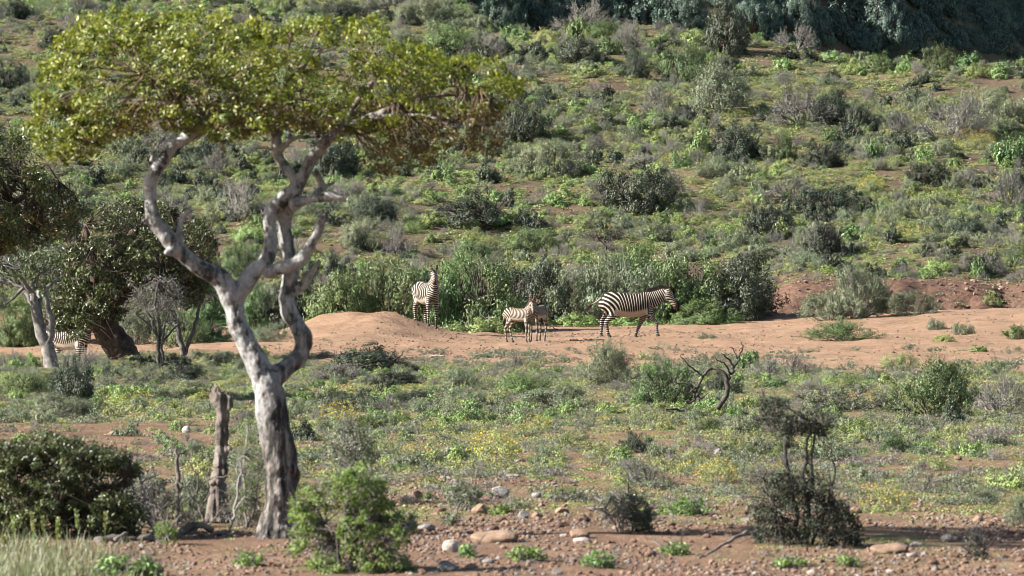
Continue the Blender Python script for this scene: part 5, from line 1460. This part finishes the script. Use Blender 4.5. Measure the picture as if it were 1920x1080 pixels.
for k, (px, py, w, h, lab) in enumerate([(215, 1084, 90, 40, "broad yellow-green leafy plant at the bottom beside the corner grass"), (275, 1082, 60, 34, "smaller yellowing leafy plant right of the broad yellow-green one")]):
    pl = [(px - w / 2, py - h * .3), (px - w * .2, py - h), (px + w * .25, py - h * .9), (px + w / 2, py - h * .35), (px + w * .3, py), (px - w * .3, py)]
    tree("leafy_weed", lab, (px, py), 46.8, [([(px, py + 1), (px - 2, py - h * .4)], (0, 0), (3, 1.5)), ([(px, py + 1), (px + w * .2, py - h * .5)], (0, 0), (3, 1.5))],
         [(pl, 40)], LEAF['lime'], TWIG, 1, .05, .03, .25, clump=(.03, .07), lpc=10, seed=50 + k, up=.5, twigr=.003, cat="plant")

# ------------------------------------------------------------------ zebras
def zebra_mat():
    m, nt, b, out = newmat("zebra_coat")
    ph = attr(nt, "phase").outputs["Fac"]; duty = attr(nt, "duty").outputs["Fac"]; dark = attr(nt, "dark").outputs["Fac"]
    pale = attr(nt, "pale").outputs["Fac"]; warm = attr(nt, "warm").outputs["Fac"]
    s = math_(nt, 'SINE', math_(nt, 'MULTIPLY', ph, 2 * math.pi))
    s = math_(nt, 'SUBTRACT', s, math_(nt, 'MULTIPLY', math_(nt, 'SUBTRACT', 1.0, duty), 2.0))
    s = math_(nt, 'ADD', s, 1.0)
    f = math_(nt, 'ADD', math_(nt, 'MULTIPLY', s, 2.2), .5, clamp=True)      # 1 on a black stripe
    f = math_(nt, 'MULTIPLY', f, math_(nt, 'SUBTRACT', 1.0, pale, clamp=True))
    tc = nt.nodes.new("ShaderNodeTexCoord").outputs["Object"]
    n = noise(nt, 14, 4, .6, tc)
    white = mixc(nt, warm, (.38, .345, .295), (.25, .178, .122))
    blk = mixc(nt, warm, (.007, .006, .005), (.045, .027, .018))
    white = mixc(nt, math_(nt, 'MULTIPLY', n, .45), white, (.34, .275, .21))
    c = mixc(nt, f, white, blk)
    c = mixc(nt, dark, c, mixc(nt, n, (.02, .015, .012), (.06, .035, .025)))
    nt.links.new(c, b.inputs["Base Color"]); b.inputs["Roughness"].default_value = .6; b.inputs["Specular IOR Level"].default_value = .12
    return m
ZM = zebra_mat()
HOOFM = plain_mat("hoof_dark", (.015, .012, .01), (.05, .04, .035), 20, .6, 0)
EYEM = plain_mat("eye_dark", (.006, .005, .004), (.012, .01, .009), 20, .12, 0, spec=.6)
MANEM = plain_mat("mane_black", (.018, .013, .010), (.07, .05, .04), 30, .8, .3)
TAILM = plain_mat("tail_hair_dark", (.02, .015, .012), (.12, .08, .05), 30, .8, .3)

def interp_poly(P_, q):
    """distance and parameter (arc length) of points q along polyline P_"""
    best = np.full(len(q), 1e9); par = np.zeros(len(q)); s0 = 0
    for a, b_ in zip(P_[:-1], P_[1:]):
        ab = b_ - a; L2 = ab @ ab; t = np.clip(((q - a) @ ab) / L2, 0, 1)
        d = np.linalg.norm(q - (a + t[:, None] * ab), axis=1); L_ = math.sqrt(L2)
        k = d < best; best[k] = d[k]; par[k] = s0 + t[k] * L_; s0 += L_
    return best, par

def zebra(label, group, px, py, Y, heading, legs, neck, head, headup=(0, 0, 1), foal=False, S=1.0, tail=None, plant=True, pt=1.0):
    """legs: dict name -> joints [(x, z)...] from the shoulder or hip to the hoof, lateral offset added;
       neck: [(x,y,z)...]; head: (poll, muzzle) in local coordinates, x forward, y to the left"""
    x0 = (px - 960) / FPX * Y
    z0 = float(H(x0, Y))
    root = empty("zebra_foal" if foal else "zebra", (x0, Y, z0), heading)
    root.scale = (S, S, S)
    tag(root, label, "zebra", group)
    g = Geo()
    if not foal:
        sec = [(-.80, 1.04, .05, .08), (-.775, 1.02, .15, .17), (-.70, 1.0, .215, .245), (-.56, .985, .265, .30), (-.38, .965, .27, .315), (-.18, .925, .285, .335), (.04, .90, .29, .335), (.24, .915, .275, .325),
               (.42, .955, .245, .305), (.56, .98, .21, .27), (.68, .97, .16, .20), (.76, .96, .08, .11)]
    else:
        sec = [(-.60, 1.02, .05, .07), (-.58, 1.01, .12, .14), (-.52, 1.0, .165, .19), (-.40, .99, .20, .225), (-.25, .985, .195, .22), (-.08, .965, .195, .22), (.10, .955, .195, .225), (.25, .965, .185, .225),
               (.38, .985, .165, .215), (.48, .99, .14, .18), (.56, .98, .07, .10)]
    g.tube([(a, 0, b_) for a, b_, c, d in sec], [(c, d) for a, b_, c, d in sec], 22, lat=(0, 1, 0))
    n_ = len(neck)
    nr0 = [(.165, .27), (.135, .225), (.105, .18), (.085, .145)] if not foal else [(.115, .17), (.095, .14), (.08, .115), (.068, .095)]
    latn = np.cross(np.array(neck[-1]) - np.array(neck[0]), (0, 0, 1.)); latn = latn / np.linalg.norm(latn)
    p, r0_ = smooth_path(neck, [a[0] for a in nr0[:n_]], .05); _, r1_ = smooth_path(neck, [a[1] for a in nr0[:n_]], .05)
    g.tube(p, np.stack([r0_, r1_], 1), 18, lat=latn)
    poll, muz = np.array(head[0], float), np.array(head[1], float)
    hd = (muz - poll) / np.linalg.norm(muz - poll); HL = np.linalg.norm(muz - poll)
    lat = np.cross((0, 0, 1.), hd); lat = lat / np.linalg.norm(lat)
    if hd[2] > .99: lat = np.array([0, 1., 0])
    fr = np.cross(hd, lat)            # towards the forehead side
    if fr[2] < 0: fr = -fr
    k_ = .82 if foal else 1.0
    hs = [(-.07, .055, .06, .0), (-.02, .088, .10, -.01), (.10, .105, .135, -.035), (.22, .10, .145, -.045), (.38, .082, .115, -.03), (.56, .062, .085, -.01), (.74, .056, .072, .0), (.88, .062, .070, .0), (.97, .055, .058, -.005), (1.01, .03, .03, -.01)]
    hc = [poll + hd * HL * a + fr * c * k_ for a, _, _, c in hs]
    g.tube(hc, [(b_ * k_, c2 * k_) for _, b_, c2, _ in hs], 18, lat=lat)
    # legs
    polys = {}
    hoofs = []
    ch, sh = math.cos(heading), math.sin(heading)
    for nm, (pts, side) in legs.items():
        fore = nm.startswith('f')
        yy = (.135 if fore else .15) * side * (.72 if foal else 1)
        js = np.array([(a, yy * (1.0 if i > 0 else .8), b_) for i, (a, b_) in enumerate(pts)], float)
        if plant:
            fx, fy = js[-1, 0] * S, js[-1, 1] * S
            dz = (float(H(x0 + ch * fx - sh * fy, Y + sh * fx + ch * fy)) - z0) / S
            wz = np.clip(1 - js[:, 2] / .75, 0, 1); js[:, 2] += dz * wz
        if fore: rr_ = [(.10, .15), (.075, .10), (.048, .055), (.033, .036), (.040, .044), (.036, .042), (.046, .052)]
        else: rr_ = [(.13, .21), (.105, .165), (.06, .075), (.036, .044), (.040, .044), (.036, .042), (.046, .052)]
        kf = .70 if foal else 1.0
        # joints: top, elbow or stifle, knee or hock, mid cannon, fetlock, pastern, hoof
        top, el, kn, ft, hf = js
        jn = [top, el, (el * .35 + kn * .65), kn * .35 + ft * .65, ft, ft * .45 + hf * .55, hf + np.array([0, 0, .03])]
        kr = np.array(rr_) * kf
        jn.insert(3, kn); kr = np.insert(kr, 3, np.array([.050, .055]) * kf if fore else np.array([.050, .066]) * kf, axis=0)
        pp, ra = smooth_path(jn, kr[:, 0], .04); _, rb = smooth_path(jn, kr[:, 1], .04)
        g.tube(pp, np.stack([ra, rb], 1), 12, lat=(0, 1, 0))
        polys[nm] = (np.array([top, el, kn, ft, hf]), fore)
        hoofs.append((hf, ft))
    me = g.mesh("body", [ZM])
    me = remesh(me, .0135 if not foal else .0115, 5, .5)
    v = vcos(me)
    # ---- the coat
    N = len(v)
    zt = np.array([a[0] for a in sec]); zc = np.interp(v[:, 0], zt, [a[1] for a in sec]); hh = np.interp(v[:, 0], zt, [a[3] for a in sec])
    k = .78 if foal else 1.0
    C = np.array([-.80 * k, .60 if not foal else .72]); R0 = .56 * k
    dC = np.hypot(v[:, 0] - C[0], (v[:, 2] - C[1]))
    pr_h = .108 * k; pr_t = .066 * k * pt
    wob = (fbm(v[:, 0] * 3 + 40 * S, v[:, 2] * 1.2 + np.sign(v[:, 1]) * 5, 1.1, 500, 2) - .5) * .9
    xb = C[0] + R0 * .92; gx = v[:, 0] - xb
    dB = np.hypot(xb - C[0], v[:, 2] - C[1])
    ph_t = np.where(gx < 0, dC / pr_h, R0 * .92 / pr_h + (dB - R0 * .92) / pr_h * np.exp(-np.maximum(gx, 0) / (.40 * k)) + gx / pr_t) + wob * .3
    phase = ph_t.copy(); duty = np.where(gx < 0, .64, .85).astype(float)
    npoly = np.array(p); dn, sn = interp_poly(npoly, v)
    hpoly = np.array([poll, muz]); dh, shd = interp_poly(hpoly, v)
    nl = sn[-1] if N else 0
    nx = npoly[0, 0] + .10 * k
    inneck = (dn < .24 * k) & (sn > .14 * k) & (v[:, 2] > .78)
    base_n = (npoly[0, 0] + .14 * k - xb) / pr_t + R0 * .92 / pr_h
    ph_n = base_n + (sn - .14 * k) / (.056 * k) + wob * .35
    phase[inneck] = ph_n[inneck]; duty[inneck] = .70
    chest = (v[:, 0] > (.56 if not foal else .42)) & (v[:, 2] < npoly[0, 2] + .10) & ~inneck
    cw = sstep(.50 * k, .66 * k, v[:, 0]) * sstep(1.25, 1.05, v[:, 2])
    ph_c = base_n + (v[:, 2] - .45 * np.abs(v[:, 1])) / (.062 * k)
    phase[chest] = ph_c[chest]; duty[chest] = .66
    inhead = (dh < .18 * k_) & ((dh / .12 < dn / .11) | (shd > .12))
    ph_h = base_n + .37 + shd / .040 * .6 + np.abs((v - poll) @ lat) / .034 * .5 - ((v - poll) @ fr) / .05 * .5
    phase[inhead] = ph_h[inhead]; duty[inhead] = .52
    dark = np.zeros(N); pale = np.zeros(N); warm = np.zeros(N)
    tm_ = shd / HL
    dark[inhead] = (sstep(.72, .9, tm_))[inhead]
    warm[inhead] = (sstep(.45, .7, tm_) * .9)[inhead]
    legz = .66 if not foal else .76
    for nm, (pl, fore) in polys.items():
        dl, sl = interp_poly(pl, v)
        top = legz if fore else legz + .0
        sel = (v[:, 2] < top) & (dl < .16 * k) & (np.sign(v[:, 1]) == np.sign(pl[0, 1])) & ~inneck & ~inhead
        if fore: sel &= v[:, 2] < zc - hh * .62
        L_up = np.interp(top, pl[::-1, 2], np.arange(len(pl))[::-1])
        per = np.where(v[:, 2] > .45, .072 * k, .044)
        ph_l = (R0 / pr_h if not fore else 0) + (sl) / (.052 * k)
        if not fore:
            low = sel & (v[:, 2] < C[1] + .02)
            ph_l = -(C[1] + .02 - v[:, 2]) / (.06 * k) + .4
            phase[low] = ph_l[low]; duty[low] = .66
        else:
            phase[sel] = ph_l[sel]; duty[sel] = .72
        lowl = sel & (v[:, 2] < .14); dark[lowl] = np.maximum(dark[lowl], sstep(.14, .09, v[lowl, 2]))
        duty[sel & (v[:, 2] < .4)] = .74
    istorso = ~inneck & ~inhead & (v[:, 2] > zc - hh * 1.1) & (v[:, 0] > C[0] + R0 * .75) & (v[:, 0] < (.52 if not foal else .38))
    rel = (v[:, 2] - (zc - hh)) / (2 * hh)
    bl_ = sstep(.30, .18, rel); pale[istorso] = bl_[istorso]
    warm[istorso] = np.maximum(warm[istorso], .35 * bl_[istorso])
    # dark crest line along the back
    if foal:
        up_ = sstep(.45, .95, rel) * istorso; warm = np.maximum(warm, .35 + .5 * up_); duty = np.where(istorso, .66, duty)
    else:
        warm = np.maximum(warm, .10)
    for nm, val in (("phase", phase), ("duty", duty), ("dark", dark), ("pale", pale), ("warm", warm)):
        a = me.attributes.new(nm, 'FLOAT', 'POINT'); a.data.foreach_set("value", val.astype(np.float32))
    me.polygons.foreach_set("use_smooth", np.ones(len(me.polygons), bool))
    me.materials.clear(); me.materials.append(ZM)
    put("body", me, root)
    # hooves
    for hf, ft in hoofs:
        hg = Geo()
        r_ = .75 if foal else 1.0
        d = (hf - ft); d = d / np.linalg.norm(d); fwd = np.array([d[0] * .3 + .02, 0, 0])
        hg.tube([hf + np.array([-.008, 0, .062]), hf + np.array([.0, 0, .045]), hf + np.array([.012, 0, .012]), hf + np.array([.014, 0, .0])], np.array([.030, .047, .057, .056]) * r_, 12)
        put("hoof", hg.mesh("hoof", [HOOFM], True), root)
    # ears
    for sgn in (-1, 1):
        eg = Geo()
        e0 = poll + hd * -.01 + lat * sgn * .06 * k_ + fr * .06 * k_
        dirn = nrm(-hd * .75 + fr * .55 + lat * sgn * .28 + np.array([0, 0, .35]))
        el_ = .20 if not foal else .18
        pts = [e0 - dirn * .02, e0 + dirn * el_ * .25, e0 + dirn * el_ * .55, e0 + dirn * el_ * .85, e0 + dirn * el_]
        fl = nrm(np.cross(dirn, hd))
        eg.tube(pts, [(.028, .022), (.043, .022), (.044, .018), (.026, .012), (.006, .005)], 10, lat=fl)
        em = eg.mesh("ear", [ZM, EYEM], True)
        n2 = len(em.vertices); ev = vcos(em); t_ = ((ev - e0) @ dirn) / el_
        for nm, val in (("phase", t_ * 2.2 + .6), ("duty", np.full(n2, .5)), ("dark", np.maximum(sstep(.45, .6, t_) * (1 - sstep(.86, .95, t_)), .35)), ("pale", sstep(.85, .95, t_)), ("warm", np.full(n2, .5))):
            a = em.attributes.new(nm, 'FLOAT', 'POINT'); a.data.foreach_set("value", np.asarray(val, np.float32))
        put("ear", em, root)
        ey = Geo(); c = poll + hd * HL * .30 + lat * sgn * .098 * k_ + fr * .028 * k_
        ey.tube([c - hd * .02, c - hd * .012, c, c + hd * .012, c + hd * .02], [.004, .014, .019, .014, .004], 8)
        put("eye", ey.mesh("eye", [EYEM], True), root)
    # mane: an upright crest of hair blades along the neck
    mg = Geo(); rng = np.random.default_rng(9)
    tn = nrm(np.gradient(npoly, axis=0)); upv = np.cross(tn, latn); upv[upv[:, 2] < 0] *= -1
    crest = npoly + upv * (np.stack([r1_, r1_], 1)[:, :1]) * .93
    crest = np.vstack([crest[1:], [poll + fr * .09 * k_ - hd * .02], [poll + fr * .10 * k_ + hd * .07]])
    upc = np.vstack([upv[1:], [upv[-1]], [nrm(upv[-1] + hd * .5)]])
    m_ = 700; t_ = rng.random(m_) * (len(crest) - 1.001); i_ = t_.astype(int); f_ = (t_ - i_)[:, None]
    c0 = crest[i_] * (1 - f_) + crest[i_ + 1] * f_ + latn * rng.normal(0, .012, (m_, 1))
    du = nrm(upc[i_] + rng.normal(0, .14, (m_, 3)))
    Lm = (.125 if not foal else .08) * rng.uniform(.7, 1.15, m_) * np.clip(np.sin(math.pi * np.clip(t_ / (len(crest) - 1), 0.08, .95)) * 1.5, .35, 1)
    mg.segs(c0 - du * .02, c0 + du * Lm[:, None], .009, .002, 0)
    put("mane", mg.mesh("mane", [MANEM]), root)
    # tail
    tp = tail or [(-.77, 0, 1.12), (-.84, 0, 1.0), (-.86, .02, .82), (-.85, .03, .62), (-.84, .03, .48)]
    if foal and not tail: tp = [(-.58, 0, 1.10), (-.63, 0, 1.0), (-.64, .01, .86), (-.63, .01, .70), (-.62, .01, .62)]
    tg_ = Geo(); q_, rq = smooth_path(tp, [.035, .024, .02, .03, .008], .04); tg_.tube(q_, rq, 8, 0)
    tme = tg_.mesh("tail", [ZM], True); n2 = len(tme.vertices); ev = vcos(tme)
    _, ts = interp_poly(np.array(tp, float), ev); tl = ts.max()
    for nm, val in (("phase", ts / .05), ("duty", np.full(n2, .35)), ("dark", sstep(.5, .7, ts / tl) * .9), ("pale", np.full(n2, .4)), ("warm", np.full(n2, .4))):
        a = tme.attributes.new(nm, 'FLOAT', 'POINT'); a.data.foreach_set("value", np.asarray(val, np.float32))
    to = put("tail", tme, root)
    th = Geo(); m_ = 120; i_ = rng.integers(int(len(q_) * .6), len(q_), m_); e_ = np.array(tp[-1], float) - np.array(tp[-2], float); e_ = e_ / np.linalg.norm(e_)
    a0 = q_[i_] + rng.normal(0, .014, (m_, 3)); th.segs(a0, a0 + (e_ + rng.normal(0, .14, (m_, 3))) * rng.uniform(.06, .16, (m_, 1)), .007, .002, 0)
    put("tail_tuft", th.mesh("tail_tuft", [TAILM]), to)
    return root

def at_depth(px, py): return G(px, py)
ZG = "zebras on the sand"
# the walking zebra, broadside
zebra("adult striped zebra walking across the sand with its tail lifted", ZG, 1179, 634, 158.5, 0.0,
      {'fl_': ([(.52, .92), (.60, .60), (.77, .43), (.785, .16), (.80, .02)], -1), 'fr_': ([(.46, .92), (.40, .58), (.30, .34), (.21, .13), (.19, .0)], 1),
       'hl_': ([(-.52, .98), (-.42, .72), (-.63, .42), (-.585, .15), (-.545, .0)], -1), 'hr_': ([(-.54, .98), (-.54, .74), (-.74, .47), (-.765, .17), (-.77, .02)], 1)},
      [(.42, 0, 1.02), (.66, 0, 1.08), (.88, 0, 1.18), (1.05, 0, 1.28)], ((1.09, -.03, 1.33), (1.33, -.06, .83)),
      tail=[(-.76, 0, 1.13), (-.86, 0, 1.04), (-.97, 0, .97), (-1.07, 0, .91), (-1.15, 0, .82)])
# the zebra on the mound, facing us
zebra("adult zebra standing on the earth mound facing the viewer", ZG, 800, 612, 162.5, math.radians(-90 + 21),
      {'fl_': ([(.48, .92), (.50, .62), (.50, .37), (.50, .13), (.52, .0)], -1), 'fr_': ([(.46, .92), (.46, .62), (.46, .37), (.46, .13), (.47, .0)], 1),
       'hl_': ([(-.54, .98), (-.46, .72), (-.64, .46), (-.61, .15), (-.57, .0)], -1), 'hr_': ([(-.52, .98), (-.40, .72), (-.54, .46), (-.52, .15), (-.48, .0)], 1)},
      [(.44, 0, 1.06), (.60, 0, 1.22), (.70, -.01, 1.38), (.74, -.03, 1.50)], ((.76, -.05, 1.56), (1.10, -.16, 1.20)), pt=1.6, S=.95)
# the foals
zebra("brownish zebra foal in front, head turned to the viewer", "zebra foals", 973, 643, 154.0, math.radians(-36),
      {'fl_': ([(.36, .92), (.38, .66), (.38, .40), (.38, .14), (.40, .0)], -1), 'fr_': ([(.35, .92), (.36, .66), (.36, .40), (.36, .14), (.37, .0)], 1),
       'hl_': ([(-.40, 1.0), (-.32, .80), (-.50, .48), (-.46, .16), (-.43, .0)], -1), 'hr_': ([(-.40, 1.0), (-.30, .80), (-.46, .48), (-.38, .16), (-.33, .0)], 1)},
      [(.32, 0, 1.06), (.46, -.01, 1.18), (.54, -.03, 1.28), (.58, -.05, 1.36)], ((.60, -.07, 1.40), (.80, -.27, .99)), foal=True, S=.80)
zebra("striped zebra foal standing behind the other foal with only its ears and flank showing", "zebra foals", 1009, 638, 156.0, math.radians(-90 - 22),
      {'fl_': ([(.36, .92), (.38, .66), (.38, .40), (.38, .14), (.40, .0)], -1), 'fr_': ([(.35, .92), (.36, .66), (.36, .40), (.36, .14), (.37, .0)], 1),
       'hl_': ([(-.40, 1.0), (-.32, .80), (-.50, .48), (-.46, .16), (-.43, .0)], -1), 'hr_': ([(-.40, 1.0), (-.30, .80), (-.46, .48), (-.38, .16), (-.33, .0)], 1)},
      [(.32, 0, 1.06), (.44, 0, 1.18), (.50, .01, 1.30), (.53, .02, 1.40)], ((.55, .03, 1.45), (.82, .10, 1.10)), foal=True, S=.80)
# the zebra half hidden at the dry bed
zebra("zebra half hidden behind the leaning tree's low foliage", ZG, 128, 676, 152.0, math.radians(-38),
      {'fl_': ([(.48, .92), (.50, .62), (.50, .37), (.50, .13), (.52, .0)], -1), 'fr_': ([(.46, .92), (.44, .62), (.42, .37), (.40, .13), (.42, .0)], 1),
       'hl_': ([(-.54, .98), (-.46, .72), (-.64, .46), (-.61, .15), (-.57, .0)], -1), 'hr_': ([(-.52, .98), (-.40, .72), (-.54, .46), (-.52, .15), (-.48, .0)], 1)},
      [(.44, 0, 1.06), (.62, 0, 1.20), (.74, 0, 1.34), (.80, 0, 1.46)], ((.83, 0, 1.50), (1.15, .0, 1.12)))

# ------------------------------------------------------------------ labels of the many, from the landmark each lies nearest to
def auto_labels():
    ordw = ["", "second ", "third ", "fourth ", "fifth ", "sixth ", "seventh ", "eighth ", "ninth ", "tenth ", "eleventh ", "twelfth ", "thirteenth ", "fourteenth ", "fifteenth ", "sixteenth ", "seventeenth ", "eighteenth ", "nineteenth ", "twentieth ", "twenty-first ", "twenty-second ", "twenty-third ", "twenty-fourth ", "twenty-fifth ", "twenty-sixth "]
    used = {}
    items = []
    for o, px, py, words, w in REG:
        px_ = min(max(px, 5), 1915); py_ = max(py, 4)
        d = [math.hypot((px_ - a) * .8, (py_ - b) * 1.3) for a, b, _ in LM]
        i = int(np.argmin(d)); a, b, phrase = LM[i]
        dx, dy = px_ - a, (py_ - b) * 1.4
        rel = ("to the right of" if dx > 0 else "to the left of") if abs(dx) > abs(dy) else ("below" if dy > 0 else "above")
        size = ""
        if "stone" in words: size = "small " if w < 14 else ""
        else: size = "small " if w < 36 else ""
        items.append((d[i], o, size + words, rel, phrase))
    items.sort(key=lambda t: t[0])
    for d, o, words, rel, phrase in items:
        key = (words, rel, phrase); n = used.get(key, 0); used[key] = n + 1
        lab = (ordw[min(n, 25)] or ("nearest " if True else "")) + words + " " + rel + " " + phrase
        ws = lab.split()
        if len(ws) > 16: lab = lab.replace("to the right of", "right of").replace("to the left of", "left of")
        if len(lab.split()) > 16: lab = lab.replace("yellow-flowering low", "yellow-flowering").replace("low yellow-green cushion plant", "yellow-green cushion").replace("bare grey twiggy", "bare twiggy").replace("nearest ", "")
        o["label"] = lab
        if "category" not in o: o["category"] = "bush"
auto_labels()
